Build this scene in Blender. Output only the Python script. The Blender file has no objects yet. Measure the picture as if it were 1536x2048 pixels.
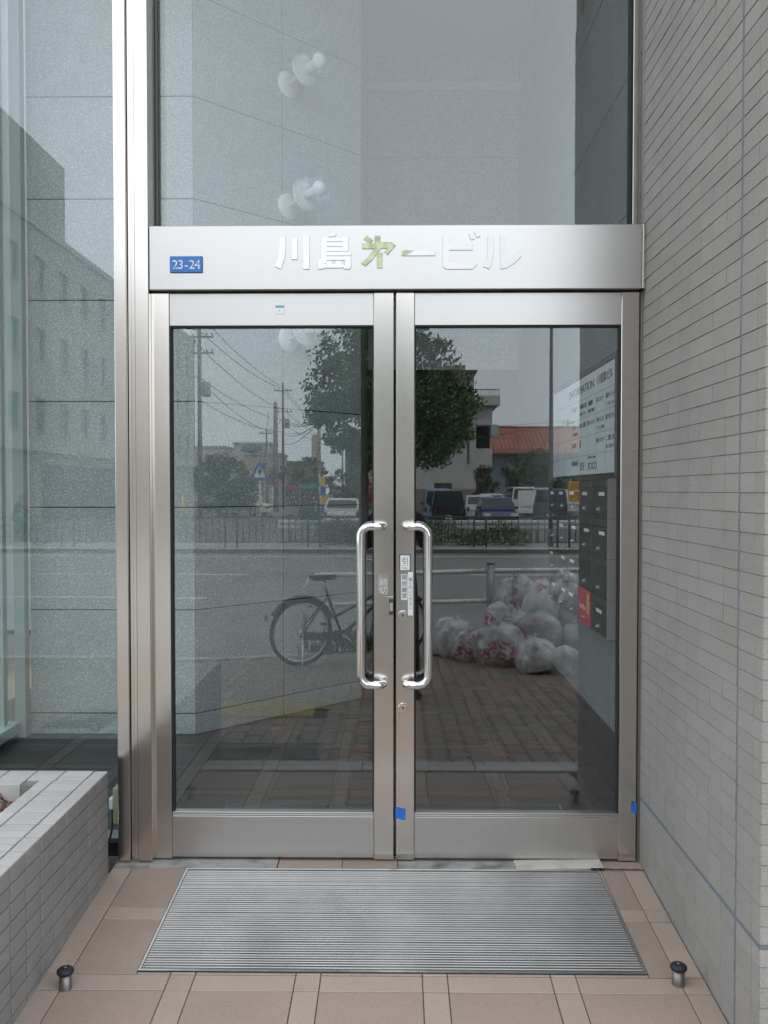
import bpy, bmesh, math, random
from mathutils import Vector, Matrix, noise
random.seed(7)
sc = bpy.context.scene
COL = sc.collection

# ------------------------------------------------------------------ camera, sky, sun, exposure
FPX, DIST, CAMZ = 1800.0, 3.33, 1.385            # focal length in px of a 2048 px high frame, distance to the doors, height
PITCH, YAW = math.atan(44 / 1800), math.atan(24 / 1800)
cam_data = bpy.data.cameras.new('camera')
cam = bpy.data.objects.new('camera', cam_data); COL.objects.link(cam)
cam_data.sensor_fit = 'VERTICAL'; cam_data.sensor_height = 36.0
cam_data.lens = FPX / 2048 * 36.0
cam_data.clip_start = 0.05; cam_data.clip_end = 900
cam.location = (0, -DIST, CAMZ)
cam.rotation_euler = (math.radians(90) - PITCH, 0, YAW)
sc.camera = cam

SUN_EL, SUN_AZ = math.radians(63), math.radians(18)    # high hazy sun behind the office building
world = bpy.data.worlds.new('World'); sc.world = world; world.use_nodes = True
wn, wl = world.node_tree.nodes, world.node_tree.links
wn.clear()
w_out = wn.new('ShaderNodeOutputWorld'); w_bg = wn.new('ShaderNodeBackground')
w_sky = wn.new('ShaderNodeTexSky'); w_sky.sky_type = 'NISHITA'; w_sky.sun_disc = False
w_sky.sun_elevation = SUN_EL; w_sky.sun_rotation = SUN_AZ
w_sky.air_density = 1.0; w_sky.dust_density = 4.0; w_sky.ozone_density = 1.0
w_hs = wn.new('ShaderNodeHueSaturation'); w_hs.inputs['Saturation'].default_value = 0.45
w_mix = wn.new('ShaderNodeMix'); w_mix.data_type = 'RGBA'; w_mix.inputs[0].default_value = 0.72
w_mix.inputs[7].default_value = (23.2, 25.4, 27.7, 1)       # even high cloud
wl.new(w_sky.outputs[0], w_hs.inputs['Color']); wl.new(w_hs.outputs[0], w_mix.inputs[6])
wl.new(w_mix.outputs[2], w_bg.inputs[0]); w_bg.inputs[1].default_value = 0.11
wl.new(w_bg.outputs[0], w_out.inputs[0])
sun_d = bpy.data.lights.new('sun', 'SUN'); sun_d.energy = 2.4; sun_d.angle = math.radians(4); sun_d.color = (1, .96, .9)
sun = bpy.data.objects.new('sun', sun_d); COL.objects.link(sun)
sd = Vector((math.sin(SUN_AZ) * math.cos(SUN_EL), math.cos(SUN_AZ) * math.cos(SUN_EL), math.sin(SUN_EL)))
sun.rotation_euler = sd.to_track_quat('Z', 'Y').to_euler()
sun.location = (0, -10, 30)
sc.view_settings.view_transform = 'Standard'; sc.view_settings.look = 'None'
sc.view_settings.exposure = 0.0; sc.view_settings.gamma = 1.0
sc.view_settings.use_curve_mapping = False
cy = sc.cycles
cy.use_denoising = True
try:
    cy.denoiser = 'OPENIMAGEDENOISE'; cy.denoising_input_passes = 'RGB_ALBEDO_NORMAL'
except Exception: pass
cy.max_bounces = 10; cy.diffuse_bounces = 4; cy.glossy_bounces = 5; cy.transmission_bounces = 6; cy.transparent_max_bounces = 24
cy.caustics_reflective = False; cy.caustics_refractive = False
cy.use_adaptive_sampling = False

# ------------------------------------------------------------------ materials
def _nodes(name):
    m = bpy.data.materials.new(name); m.use_nodes = True
    return m, m.node_tree.nodes, m.node_tree.links, m.node_tree.nodes['Principled BSDF']

def mat(name, base, rough=.6, metal=0., var=0., vscale=6., speck=None, sscale=200., samt=.5, bump=0., bscale=80., rnd=0., spec=.5,
        coat=0., stretch=None, dirt=None, dscale=2., damt=.5, alpha=None, trans=0., sss=0.):
    """base colour x noise variation x per-piece variation, a speckle colour, a stain colour, fine relief"""
    m, n, l, p = _nodes(name)
    p.inputs['Roughness'].default_value = rough; p.inputs['Metallic'].default_value = metal
    p.inputs['Specular IOR Level'].default_value = spec; p.inputs['Coat Weight'].default_value = coat
    geo = n.new('ShaderNodeNewGeometry'); pos = geo.outputs['Position']
    if stretch:
        mp = n.new('ShaderNodeMapping'); mp.inputs['Scale'].default_value = stretch
        l.new(pos, mp.inputs[0]); pos = mp.outputs[0]
    rgb = n.new('ShaderNodeRGB'); rgb.outputs[0].default_value = (*base, 1); c = rgb.outputs[0]
    def noi(scale, detail=3):
        t = n.new('ShaderNodeTexNoise'); t.inputs['Scale'].default_value = scale; t.inputs['Detail'].default_value = detail
        l.new(pos, t.inputs['Vector']); return t.outputs['Fac']
    def ramp(src, a, b):
        r = n.new('ShaderNodeMapRange'); r.inputs[1].default_value = a; r.inputs[2].default_value = b
        l.new(src, r.inputs[0]); return r.outputs[0]
    def mixc(fac, c1, col2, mode='MIX'):
        x = n.new('ShaderNodeMix'); x.data_type = 'RGBA'; x.blend_type = mode
        if hasattr(fac, 'links'): l.new(fac, x.inputs[0])
        else: x.inputs[0].default_value = fac
        l.new(c1, x.inputs[6])
        if hasattr(col2, 'links'): l.new(col2, x.inputs[7])
        else: x.inputs[7].default_value = (*col2, 1)
        return x.outputs[2]
    def scalec(c1, fac_sock, amt):
        r = n.new('ShaderNodeMapRange'); r.inputs[1].default_value = 0; r.inputs[2].default_value = 1
        r.inputs[3].default_value = 1 - amt; r.inputs[4].default_value = 1 + amt
        l.new(fac_sock, r.inputs[0])
        v = n.new('ShaderNodeVectorMath'); v.operation = 'SCALE'; l.new(c1, v.inputs[0]); l.new(r.outputs[0], v.inputs['Scale'])
        return v.outputs[0]
    if speck:
        c = mixc(ramp(noi(sscale, 2), .52, .62), c, speck if samt >= 1 else tuple(base[i] * (1 - samt) + speck[i] * samt for i in range(3)))
    if dirt:
        f = n.new('ShaderNodeMath'); f.operation = 'MULTIPLY'; f.inputs[1].default_value = damt
        l.new(ramp(noi(dscale, 6), .48, .72), f.inputs[0])
        c = mixc(f.outputs[0], c, dirt)
    if var: c = scalec(c, ramp(noi(vscale, 4), .25, .75), var)
    if rnd:
        oi = n.new('ShaderNodeObjectInfo'); ad = n.new('ShaderNodeMath'); ad.operation = 'ADD'
        l.new(geo.outputs['Random Per Island'], ad.inputs[0]); l.new(oi.outputs['Random'], ad.inputs[1])
        fr = n.new('ShaderNodeMath'); fr.operation = 'FRACT'; l.new(ad.outputs[0], fr.inputs[0])
        c = scalec(c, fr.outputs[0], rnd)
    l.new(c, p.inputs['Base Color'])
    if bump:
        b = n.new('ShaderNodeBump'); b.inputs['Strength'].default_value = min(1, bump); b.inputs['Distance'].default_value = .003 * max(1, bump)
        l.new(noi(bscale, 3), b.inputs['Height']); l.new(b.outputs[0], p.inputs['Normal'])
    if sss:
        p.inputs['Subsurface Weight'].default_value = sss; p.inputs['Subsurface Radius'].default_value = (.05, .05, .05)
    if trans: p.inputs['Transmission Weight'].default_value = trans
    return m

def glass(name, tint, f0=.045, rough=0.0):
    """each face of a pane: part mirror by viewing angle, the rest clear with a slight tint"""
    m = bpy.data.materials.new(name); m.use_nodes = True
    n, l = m.node_tree.nodes, m.node_tree.links; n.clear()
    out = n.new('ShaderNodeOutputMaterial'); mix = n.new('ShaderNodeMixShader')
    tr = n.new('ShaderNodeBsdfTransparent'); tr.inputs[0].default_value = (*tint, 1)
    gl = n.new('ShaderNodeBsdfGlossy'); gl.inputs['Roughness'].default_value = rough; gl.inputs[0].default_value = (1, 1, 1, 1)
    g = n.new('ShaderNodeNewGeometry'); d = n.new('ShaderNodeVectorMath'); d.operation = 'DOT_PRODUCT'
    l.new(g.outputs['Incoming'], d.inputs[0]); l.new(g.outputs['Normal'], d.inputs[1])
    ab = n.new('ShaderNodeMath'); ab.operation = 'ABSOLUTE'; l.new(d.outputs['Value'], ab.inputs[0])
    om = n.new('ShaderNodeMath'); om.operation = 'SUBTRACT'; om.inputs[0].default_value = 1; l.new(ab.outputs[0], om.inputs[1])
    pw = n.new('ShaderNodeMath'); pw.operation = 'POWER'; pw.inputs[1].default_value = 5; l.new(om.outputs[0], pw.inputs[0])
    ma = n.new('ShaderNodeMath'); ma.operation = 'MULTIPLY_ADD'; ma.inputs[1].default_value = 1 - f0; ma.inputs[2].default_value = f0
    l.new(pw.outputs[0], ma.inputs[0]); l.new(ma.outputs[0], mix.inputs[0])
    l.new(tr.outputs[0], mix.inputs[1]); l.new(gl.outputs[0], mix.inputs[2]); l.new(mix.outputs[0], out.inputs[0])
    return m

def steel(name, base, rough, along=(2, 2, 400), amt=.25, bump=.05):
    """brushed stainless: fine streaks in gloss and relief, faint smears"""
    m, n, l, p = _nodes(name)
    p.inputs['Metallic'].default_value = 1
    g = n.new('ShaderNodeNewGeometry'); mp = n.new('ShaderNodeMapping'); mp.inputs['Scale'].default_value = along
    l.new(g.outputs['Position'], mp.inputs[0])
    t = n.new('ShaderNodeTexNoise'); t.inputs['Scale'].default_value = 1.0; t.inputs['Detail'].default_value = 4; l.new(mp.outputs[0], t.inputs['Vector'])
    t2 = n.new('ShaderNodeTexNoise'); t2.inputs['Scale'].default_value = 7; t2.inputs['Detail'].default_value = 5; l.new(g.outputs['Position'], t2.inputs['Vector'])
    r = n.new('ShaderNodeMapRange'); r.inputs[1].default_value = .3; r.inputs[2].default_value = .7
    r.inputs[3].default_value = rough * (1 - amt); r.inputs[4].default_value = rough * (1 + amt); l.new(t.outputs['Fac'], r.inputs[0])
    r2 = n.new('ShaderNodeMapRange'); r2.inputs[1].default_value = .45; r2.inputs[2].default_value = .75
    r2.inputs[3].default_value = 0; r2.inputs[4].default_value = rough * .35; l.new(t2.outputs['Fac'], r2.inputs[0])
    ad = n.new('ShaderNodeMath'); ad.operation = 'ADD'; l.new(r.outputs[0], ad.inputs[0]); l.new(r2.outputs[0], ad.inputs[1])
    l.new(r.outputs[0], p.inputs['Roughness'])
    mx = n.new('ShaderNodeMix'); mx.data_type = 'RGBA'; mx.inputs[6].default_value = (*[b * .985 for b in base], 1); mx.inputs[7].default_value = (*base, 1)
    l.new(t.outputs['Fac'], mx.inputs[0]); l.new(mx.outputs[2], p.inputs['Base Color'])
    b = n.new('ShaderNodeBump'); b.inputs['Strength'].default_value = bump; b.inputs['Distance'].default_value = .001
    l.new(t.outputs['Fac'], b.inputs['Height']); l.new(b.outputs[0], p.inputs['Normal'])
    return m

m_glass = glass('clear_glass', (.955, .975, .975), .075)
m_tint = glass('side_glass', (.935, .97, .966), .075)
m_globe = glass('globe_glass', (.955, .97, .97), .05)
m_carglass = mat('car_glass', (.02, .025, .03), .05, spec=.8, coat=.5)
m_steel_h = steel('brushed_steel_horizontal', (.60, .575, .55), .33, (2, 2, 900), .05, .0)
m_steel_v = steel('brushed_steel_vertical', (.70, .655, .605), .19, (900, 900, 2), .05, .0)
m_chrome = mat('polished_steel', (.78, .77, .76), .07, 1.0)
m_alu = mat('aluminium', (.55, .56, .57), .35, 1.0, var=.1, vscale=30)
m_grate = mat('grate_bar_steel', (.36, .345, .33), .45, 1.0, var=.12, vscale=5, dirt=(.22, .21, .19), dscale=3, damt=.4)
m_black = mat('black_rubber', (.015, .015, .016), .6)
m_gap = mat('dark_gap', (.02, .02, .02), .8)
m_darkmetal = mat('dark_bronze_metal', (.09, .085, .08), .4, .6)
m_tile = mat('grey_wall_tile', (.345, .322, .295), .72, var=.07, vscale=3, speck=(.22, .21, .19), sscale=330, samt=.7, rnd=.045, bump=.5, bscale=260)
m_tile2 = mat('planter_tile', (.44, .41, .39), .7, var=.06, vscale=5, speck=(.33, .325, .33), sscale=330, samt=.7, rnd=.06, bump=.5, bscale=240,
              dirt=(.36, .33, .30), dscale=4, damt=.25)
m_tile3 = mat('shaded_grimy_planter_tile', (.285, .265, .245), .75, var=.08, vscale=4, speck=(.20, .195, .19), sscale=330, samt=.7, rnd=.06, bump=.5, bscale=240, dirt=(.19, .18, .165), dscale=2.5, damt=.5)  # same tile in a darker copy: shade of the side faces in the colour, plus stains
m_wgrout = mat('pale_wall_grout', (.30, .28, .25), .9, var=.1, vscale=12)
m_grout = mat('tile_grout', (.20, .185, .165), .9, var=.15, vscale=20)
m_caulk = mat('grey_blue_sealant', (.165, .195, .22), .55, var=.1, vscale=12)
m_ftile = mat('pinkish_floor_tile', (.355, .267, .218), .62, var=.07, vscale=4, speck=(.25, .185, .15), sscale=300, samt=.8, rnd=.035, bump=.25, bscale=200,
              dirt=(.30, .25, .215), dscale=2.2, damt=.35)
m_fband = mat('pale_floor_band_tile', (.40, .31, .255), .6, var=.06, vscale=5, speck=(.30, .235, .19), sscale=300, samt=.7, rnd=.05, bump=.2, bscale=200,
              dirt=(.36, .30, .26), dscale=3, damt=.3)
m_fgrout = mat('floor_grout', (.26, .23, .21), .9)
m_ltile = mat('lobby_floor_tile', (.05, .045, .04), .35, var=.08, vscale=4, speck=(.035, .03, .028), sscale=260, samt=.8, rnd=.05)
m_lband = mat('lobby_floor_band', (.08, .068, .056), .35, var=.06, vscale=4, rnd=.05)
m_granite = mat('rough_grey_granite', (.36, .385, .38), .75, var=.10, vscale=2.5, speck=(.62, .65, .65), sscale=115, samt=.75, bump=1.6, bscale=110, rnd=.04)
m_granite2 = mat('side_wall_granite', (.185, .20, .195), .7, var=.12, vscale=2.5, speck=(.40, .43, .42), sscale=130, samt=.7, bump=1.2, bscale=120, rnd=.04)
m_white = mat('white_paint', (.78, .78, .77), .5)
m_ceil = mat('lobby_ceiling', (.62, .63, .63), .8)
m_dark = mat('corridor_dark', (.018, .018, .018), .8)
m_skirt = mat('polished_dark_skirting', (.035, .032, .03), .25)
m_conc = mat('concrete', (.36, .35, .33), .85, var=.12, vscale=3, dirt=(.22, .21, .2), dscale=1.5, damt=.5, bump=.4, bscale=120)
m_mortar = mat('stained_mortar', (.38, .355, .32), .85, var=.15, vscale=10, dirt=(.12, .11, .095), dscale=9, damt=.9, bump=.6, bscale=90)

# ------------------------------------------------------------------ building helpers
class MB:
    """collects shapes; build() links them as one mesh object"""
    def __init__(s): s.v, s.f, s.sm = [], [], []
    def add(s, verts, faces, smooth=False, M=None):
        o = len(s.v)
        s.v += [tuple(M @ Vector(v)) if M else tuple(v) for v in verts]
        s.f += [tuple(i + o for i in f) for f in faces]; s.sm += [smooth] * len(faces)
        return s
    def box(s, x0, x1, y0, y1, z0, z1, M=None, b=0.):
        if b:
            xs, ys, zs = (x0, x0 + b, x1 - b, x1), (y0, y0 + b, y1 - b, y1), (z0, z0 + b, z1 - b, z1)
            bm = bmesh.new(); bmesh.ops.create_cube(bm, size=1)
            for v in bm.verts: v.co = Vector(((x0 + x1) / 2 + v.co.x * (x1 - x0), (y0 + y1) / 2 + v.co.y * (y1 - y0), (z0 + z1) / 2 + v.co.z * (z1 - z0)))
            bmesh.ops.bevel(bm, geom=bm.edges[:], offset=b, segments=1, affect='EDGES')
            bm.verts.index_update()
            s.add([v.co.copy() for v in bm.verts], [[v.index for v in f.verts] for f in bm.faces], False, M); bm.free()
            return s
        v = [(x, y, z) for z in (z0, z1) for y in (y0, y1) for x in (x0, x1)]
        f = [(0, 2, 3, 1), (4, 5, 7, 6), (0, 1, 5, 4), (2, 6, 7, 3), (0, 4, 6, 2), (1, 3, 7, 5)]
        return s.add(v, f, False, M)
    def prism(s, pts, a, b, axis='y', M=None):
        """pts: 2-D outline; axis y: (x,z) outline from y=a to y=b; axis x: (y,z); axis z: (x,y)"""
        n = len(pts)
        def put(p, t): return {'y': (p[0], t, p[1]), 'x': (t, p[0], p[1]), 'z': (p[0], p[1], t)}[axis]
        v = [put(p, a) for p in pts] + [put(p, b) for p in pts]
        f = [tuple(range(n)), tuple(range(2 * n - 1, n - 1, -1))] + [(i, n + i, n + (i + 1) % n, (i + 1) % n) for i in range(n)]
        return s.add(v, f, False, M)
    def tube(s, pts, r, seg=8, closed=False, caps=True, smooth=True):
        pts = [Vector(p) for p in pts]; n = len(pts)
        rr = r if isinstance(r, (list, tuple)) else [r] * n
        vs, fs = [], []
        up = None
        for i, p in enumerate(pts):
            if closed: t = pts[(i + 1) % n] - pts[i - 1]
            else: t = pts[min(i + 1, n - 1)] - pts[max(i - 1, 0)]
            t.normalize()
            if up is None:
                up = Vector((0, 0, 1)) if abs(t.z) < .9 else Vector((1, 0, 0))
            a = up - t * up.dot(t); a.normalize(); b = t.cross(a); up = a
            vs += [p + (a * math.cos(2 * math.pi * k / seg) + b * math.sin(2 * math.pi * k / seg)) * rr[i] for k in range(seg)]
        m = n if closed else n - 1
        for i in range(m):
            for k in range(seg):
                j = (i + 1) % n
                fs.append((i * seg + k, i * seg + (k + 1) % seg, j * seg + (k + 1) % seg, j * seg + k))
        s.add(vs, fs, smooth)
        if caps and not closed:
            o = len(s.v) - len(vs)
            s.f += [tuple(o + k for k in reversed(range(seg))), tuple(o + (n - 1) * seg + k for k in range(seg))]; s.sm += [False, False]
        return s
    def lathe(s, prof, seg=24, M=None, smooth=True):
        """prof: (r, z) from bottom to top round the z axis"""
        vs, fs = [], []
        for r, z in prof: vs += [(r * math.cos(2 * math.pi * k / seg), r * math.sin(2 * math.pi * k / seg), z) for k in range(seg)]
        for i in range(len(prof) - 1):
            for k in range(seg):
                fs.append((i * seg + k, i * seg + (k + 1) % seg, (i + 1) * seg + (k + 1) % seg, (i + 1) * seg + k))
        o = len(s.v); s.add(vs, fs, smooth, M)
        s.f += [tuple(o + k for k in reversed(range(seg))), tuple(o + (len(prof) - 1) * seg + k for k in range(seg))]; s.sm += [False, False]
        return s
    def mesh(s, name, m):
        me = bpy.data.meshes.new(name); me.from_pydata(s.v, [], s.f)
        if m: me.materials.append(m)
        me.polygons.foreach_set('use_smooth', s.sm); me.update()
        return me
    def build(s, name, m, parent=None, loc=None, fix=True):
        me = s.mesh(name, m)
        if fix:
            bm = bmesh.new(); bm.from_mesh(me); bmesh.ops.recalc_face_normals(bm, faces=bm.faces[:]); bm.to_mesh(me); bm.free()
        return put(name, me, parent, loc)

def put(name, me, parent=None, loc=None, rot=None):
    o = bpy.data.objects.new(name, me); COL.objects.link(o)
    if parent is not None: o.parent = parent
    if loc is not None: o.location = loc
    if rot is not None: o.rotation_euler = rot
    return o
def tag(o, label, cat, group=None):
    o['label'] = label; o['category'] = cat
    if group: o['group'] = group
    return o
def thing(name, label, cat, loc=(0, 0, 0), rz=0., group=None):
    o = bpy.data.objects.new(name, None); COL.objects.link(o); o.location = loc; o.rotation_euler = (0, 0, rz); o.empty_display_size = .1
    return tag(o, label, cat, group)
def struct(o): o['kind'] = 'structure'; return o
def stuff(o): o['kind'] = 'stuff'; return o
def B(name, m, parent, *box, b=0.): return MB().box(*box, b=b).build(name, m, parent)
def copy_tree(o, parent=None):
    c = o.copy(); COL.objects.link(c); c.parent = parent
    for ch in [x for x in bpy.data.objects if x.parent == o]: copy_tree(ch, c)
    return c

_dg = None
def text_mesh(s, size, thick=.0004, align='LEFT'):
    cu = bpy.data.curves.new('t', 'FONT'); cu.body = s; cu.size = size; cu.extrude = thick; cu.align_x = align; cu.resolution_u = 2
    o = bpy.data.objects.new('t', cu); COL.objects.link(o)
    me = bpy.data.meshes.new_from_object(o.evaluated_get(bpy.context.evaluated_depsgraph_get()))
    bpy.data.objects.remove(o); bpy.data.curves.remove(cu)
    return me
def text(name, s, size, m, parent, M, align='LEFT', thick=.0004, width=None):
    me = text_mesh(s, size, thick, align); me.name = name
    if width:
        xs = [v.co.x for v in me.vertices] or [0, 1]
        k = width / max(1e-6, max(xs) - min(xs))
        for v in me.vertices: v.co.x *= k
    me.transform(M); me.materials.clear(); me.materials.append(m)
    return put(name, me, parent)
def frame(o, ux, uy):
    """matrix whose local x, y, z run along ux, uy and their cross product"""
    ux, uy = Vector(ux).normalized(), Vector(uy).normalized(); uz = ux.cross(uy)
    return Matrix.Translation(o) @ Matrix(((ux.x, uy.x, uz.x), (ux.y, uy.y, uz.y), (ux.z, uy.z, uz.z))).to_4x4()

def zg(d):
    """height of the pavement d metres in front of the doors: it falls towards the street"""
    return -.07 * d if d < 1.3 else -.091 - .061 * (d - 1.3)
ZROAD, ZFAR = -.58, -.43

# ------------------------------------------------------------------ ground, pavement, road (the setting)
m_asph = mat('asphalt', (.215, .212, .205), .9, var=.12, vscale=1.2, speck=(.32, .32, .31), sscale=90, samt=.6, bump=.5, bscale=140, dirt=(.15, .15, .148), dscale=.5, damt=.5)
m_lot = mat('parking_asphalt', (.15, .148, .145), .9, var=.15, vscale=.6, bump=.3, bscale=60)
m_line = mat('road_paint', (.66, .66, .64), .7, dirt=(.3, .3, .3), dscale=6, damt=.6)
m_kerb = mat('kerb_concrete', (.54, .53, .50), .85, var=.12, vscale=2, dirt=(.2, .195, .18), dscale=3, damt=.6, bump=.4, bscale=90)
m_kerbdark = mat('shaded_kerb_concrete', (.12, .12, .115), .9, var=.2, vscale=2)  # kerb concrete with the shade of its sunless face put into the colour
m_soilg = mat('ground_earth', (.16, .14, .11), .95, var=.2, vscale=.3)
g = MB().add([(-420, -420, -.66), (420, -420, -.66), (420, 420, -.66), (-420, 420, -.66)], [(0, 1, 2, 3)]).build('ground', m_soilg); struct(g)
# kerb line along the near pavement, wider bay on one side (x, d)
KERB = [(-40, 5.85), (-6, 5.95), (-2.2, 6.05), (-1.3, 6.3), (-.5, 6.95), (.4, 7.75), (1.4, 8.15), (6, 8.6), (40, 9.6)]
def kerb_d(x):
    for (x0, d0), (x1, d1) in zip(KERB, KERB[1:]):
        if x0 <= x <= x1: return d0 + (d1 - d0) * (x - x0) / (x1 - x0)
    return 8
rd = MB()
for (x0, d0), (x1, d1) in zip(KERB, KERB[1:]):
    rd.add([(x0 * 3 if abs(x0) == 40 else x0, -d0, ZROAD), (x1 * 3 if abs(x1) == 40 else x1, -d1, ZROAD), (x1 * 3 if abs(x1) == 40 else x1, -24.4, ZROAD), (x0 * 3 if abs(x0) == 40 else x0, -24.4, ZROAD)], [(0, 1, 2, 3)])
road = struct(rd.build('road', m_asph))
def stripe(x0, x1, d0, d1):
    return B('lane_line', m_line, road, x0, x1, -d1, -d0, ZROAD + .001, ZROAD + .005)
stripe(-60, 60, 23.05, 23.2)
for k in range(-6, 4): stripe(-8.3 + k * 10, -3.4 + k * 10, 17.35, 17.5)
for k in range(-6, 4): stripe(-8.4 + k * 10, -3.45 + k * 10, 12.8, 12.95)
stripe(-60, -2.0, 6.75, 6.87)
# near pavement bed (under the pavers)
m_bed = mat('paver_joint_sand', (.085, .075, .062), .95)
bed = MB()
xs = [-40, -20, -8, -4, -3, -2.2, -1.3, -.5, .4, 1.4, 3, 6, 15, 40]
for x0, x1 in zip(xs, xs[1:]):
    prev = 1.3
    for k in range(1, 7):
        def dd(x, k): return 1.3 + (kerb_d(x) - .16 - 1.3) * k / 6
        v = [(x0, -dd(x0, k - 1), zg(dd(x0, k - 1)) - .012), (x1, -dd(x1, k - 1), zg(dd(x1, k - 1)) - .012), (x1, -dd(x1, k), zg(dd(x1, k)) - .012), (x0, -dd(x0, k), zg(dd(x0, k)) - .012)]
        bed.add(v, [(0, 1, 2, 3)])
pav = struct(bed.build('pavement', m_bed))
# kerb stones
for i in range(-16, 20):
    xa, xb = i * .6 + .004, i * .6 + .596
    da, db = kerb_d(xa), kerb_d(xb)
    za, zb = max(zg(da), ZROAD + .04), max(zg(db), ZROAD + .04)
    v = []
    for (x, d, z) in ((xa, da, za), (xb, db, zb)):
        v += [(x, -d, ZROAD - .05), (x, -d, z - .012), (x, -d + .015, z), (x, -d + .155, z + .001), (x, -d + .155, ZROAD - .05)]
    f = [(0, 1, 2, 3, 4), (9, 8, 7, 6, 5)] + [(k, k + 5, (k + 1) % 5 + 5, (k + 1) % 5) for k in range(5)]
    MB().add(v, f).build('kerb_stone', m_kerb, pav)

# interlocking pavers with zigzag long sides, 112 x 225 mm
PAVC = [(.32, .25, .195), (.285, .235, .19), (.34, .235, .19), (.27, .23, .195), (.335, .21, .175), (.24, .215, .19)]
m_pav = [mat('paver_%s' % n_, c, .85, var=.15, vscale=8, speck=(c[0] * .6, c[1] * .6, c[2] * .6), sscale=200, rnd=.1, bump=.5, bscale=150)
         for n_, c in zip(('brown', 'umber', 'russet', 'taupe', 'red', 'grey'), PAVC)]
PW, PL = .1125, .225
def paver_outline():
    a, w, h = .014, PW / 2 - .0045, PL / 2 - .0045
    return [(-w - a, -h), (-w + a, -h / 2), (-w - a, 0), (-w + a, h / 2), (-w - a, h), (w - a, h), (w + a, h / 2), (w - a, 0), (w + a, -h / 2), (w - a, -h)]
def paver_mb(M=None):
    o = paver_outline(); mb = MB(); n = len(o)
    v = [(x, y, -.05) for x, y in o] + [(x, y, -.003) for x, y in o] + [(x * .955, y * .977, 0) for x, y in o]
    f = [(i, (i + 1) % n, n + (i + 1) % n, n + i) for i in range(n)] + [(n + i, n + (i + 1) % n, 2 * n + (i + 1) % n, 2 * n + i) for i in range(n)] + [tuple(range(2 * n, 3 * n))]
    return mb.add(v, f, False, M)
TAC = (-4.0, -.48, 2.78, 3.40)                        # tactile strip x0 x1 d0 d1
COVER = (-1.10, -.42, 1.56, 1.98)
spots = []
for i in range(-44, 40):
    for j in range(-1 if i % 2 else 0, 34):
        x = i * PW + .02; d = 1.52 + PL / 2 + (j + (.5 if i % 2 else 0)) * PL
        if d + PL / 2 > kerb_d(x) - .17: continue
        if TAC[0] + .03 < x < TAC[1] - .03 and TAC[2] + .08 < d < TAC[3] - .08: continue
        if COVER[0] + .03 < x < COVER[1] - .03 and COVER[2] + .08 < d < COVER[3] - .08: continue
        spots.append((x, d, random.choice([0, 0, 0, 1, 1, 3, 3, 2, 4, 5])))
near = sorted(spots, key=lambda s: (s[1] + 3.3) * (1 if -.6 < s[0] < 1.9 else 1.6))
pav_me = [paver_mb().mesh('paver', m) for m in m_pav]
for x, d, c in near[:300]:
    put('paver', pav_me[c], pav, (x, -d, zg(d) + random.uniform(-.0015, .0015)), (math.atan(.061) + random.uniform(-.004, .004), random.uniform(-.006, .006), 0))
rest = [MB() for _ in m_pav]
for x, d, c in near[300:]:
    rest[c].add(*(lambda q: (q.v, q.f))(paver_mb()), False, Matrix.Translation((x, -d, zg(d) + random.uniform(-.0015, .0015))) @ Matrix.Rotation(math.atan(.061), 4, 'X'))
for r_, m in zip(rest, m_pav):
    if r_.v: stuff(r_.build('pavers', m, pav, fix=False))
# yellow tactile tiles, four raised bars each
m_tac = mat('yellow_tactile_tile', (.50, .385, .13), .75, var=.12, vscale=6, dirt=(.25, .2, .1), dscale=5, damt=.6, rnd=.08)
tmb = MB().box(-.148, .148, -.148, .148, -.04, .004)
for k in range(4): tmb.box(-.14, .14, -.125 + k * .075, -.1 + k * .075, .004, .010)
tac_me = tmb.mesh('tactile_tile', m_tac)
for r_ in range(2):
    for k in range(10):
        d = TAC[2] + .15 + r_ * .30
        put('tactile_tile', tac_me, pav, (TAC[1] - .15 - k * .30 - (0 if r_ else .10), -d, zg(d) + .002), (math.atan(.061), 0, 0))
# border stones between the tiled entry and the pavers
m_border = mat('pale_border_stone', (.47, .45, .42), .7, var=.08, vscale=5, speck=(.3, .3, .3), sscale=250, rnd=.05, dirt=(.28, .26, .23), dscale=3, damt=.4)
for k in range(-6, 5):
    MB().box(-.297, .297, -.1, .1, -.06, .0, b=.003).build('border_stone', m_border, pav, (k * .6 + .12, -1.41, zg(1.41) + .007)).rotation_euler = (math.atan(.065), 0, 0)
# patterned inspection cover
cv = thing('inspection_cover', 'rectangular studded iron inspection cover set in the brown pavers', 'manhole cover', ((COVER[0] + COVER[1]) / 2, -(COVER[2] + COVER[3]) / 2, zg(1.77) + .006))
cv.rotation_euler = (math.atan(.061), 0, 0)
m_iron = mat('cast_iron', (.12, .115, .11), .55, .5, var=.2, vscale=12)
B('plate', m_iron, cv, -.335, .335, -.205, .205, -.03, .0, b=.004)
st = MB()
for i in range(16):
    for j in range(9):
        x, y = -.30 + i * .04 + (j % 2) * .02, -.17 + j * .0425
        if (x / .13) ** 2 + (y / .07) ** 2 < 1 or abs(x) > .315: continue
        st.box(-.013, .013, -.005, .005, 0, .004, Matrix.Translation((x, y, 0)) @ Matrix.Rotation(.7 if (i + j) % 2 else -.7, 4, 'Z'))
stuff(st.build('stud_pattern', m_iron, cv))
MB().tube([(.125 * math.cos(a * .3491), .066 * math.sin(a * .3491), .003) for a in range(18)], .005, 6, True).build('emblem_ring', m_iron, cv)
MB().tube([(-.09, 0, .003), (-.04, .02, .003), (0, -.01, .003), (.05, .02, .003), (.09, 0, .003)], .006, 6).build('emblem_wave', m_iron, cv)

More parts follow.
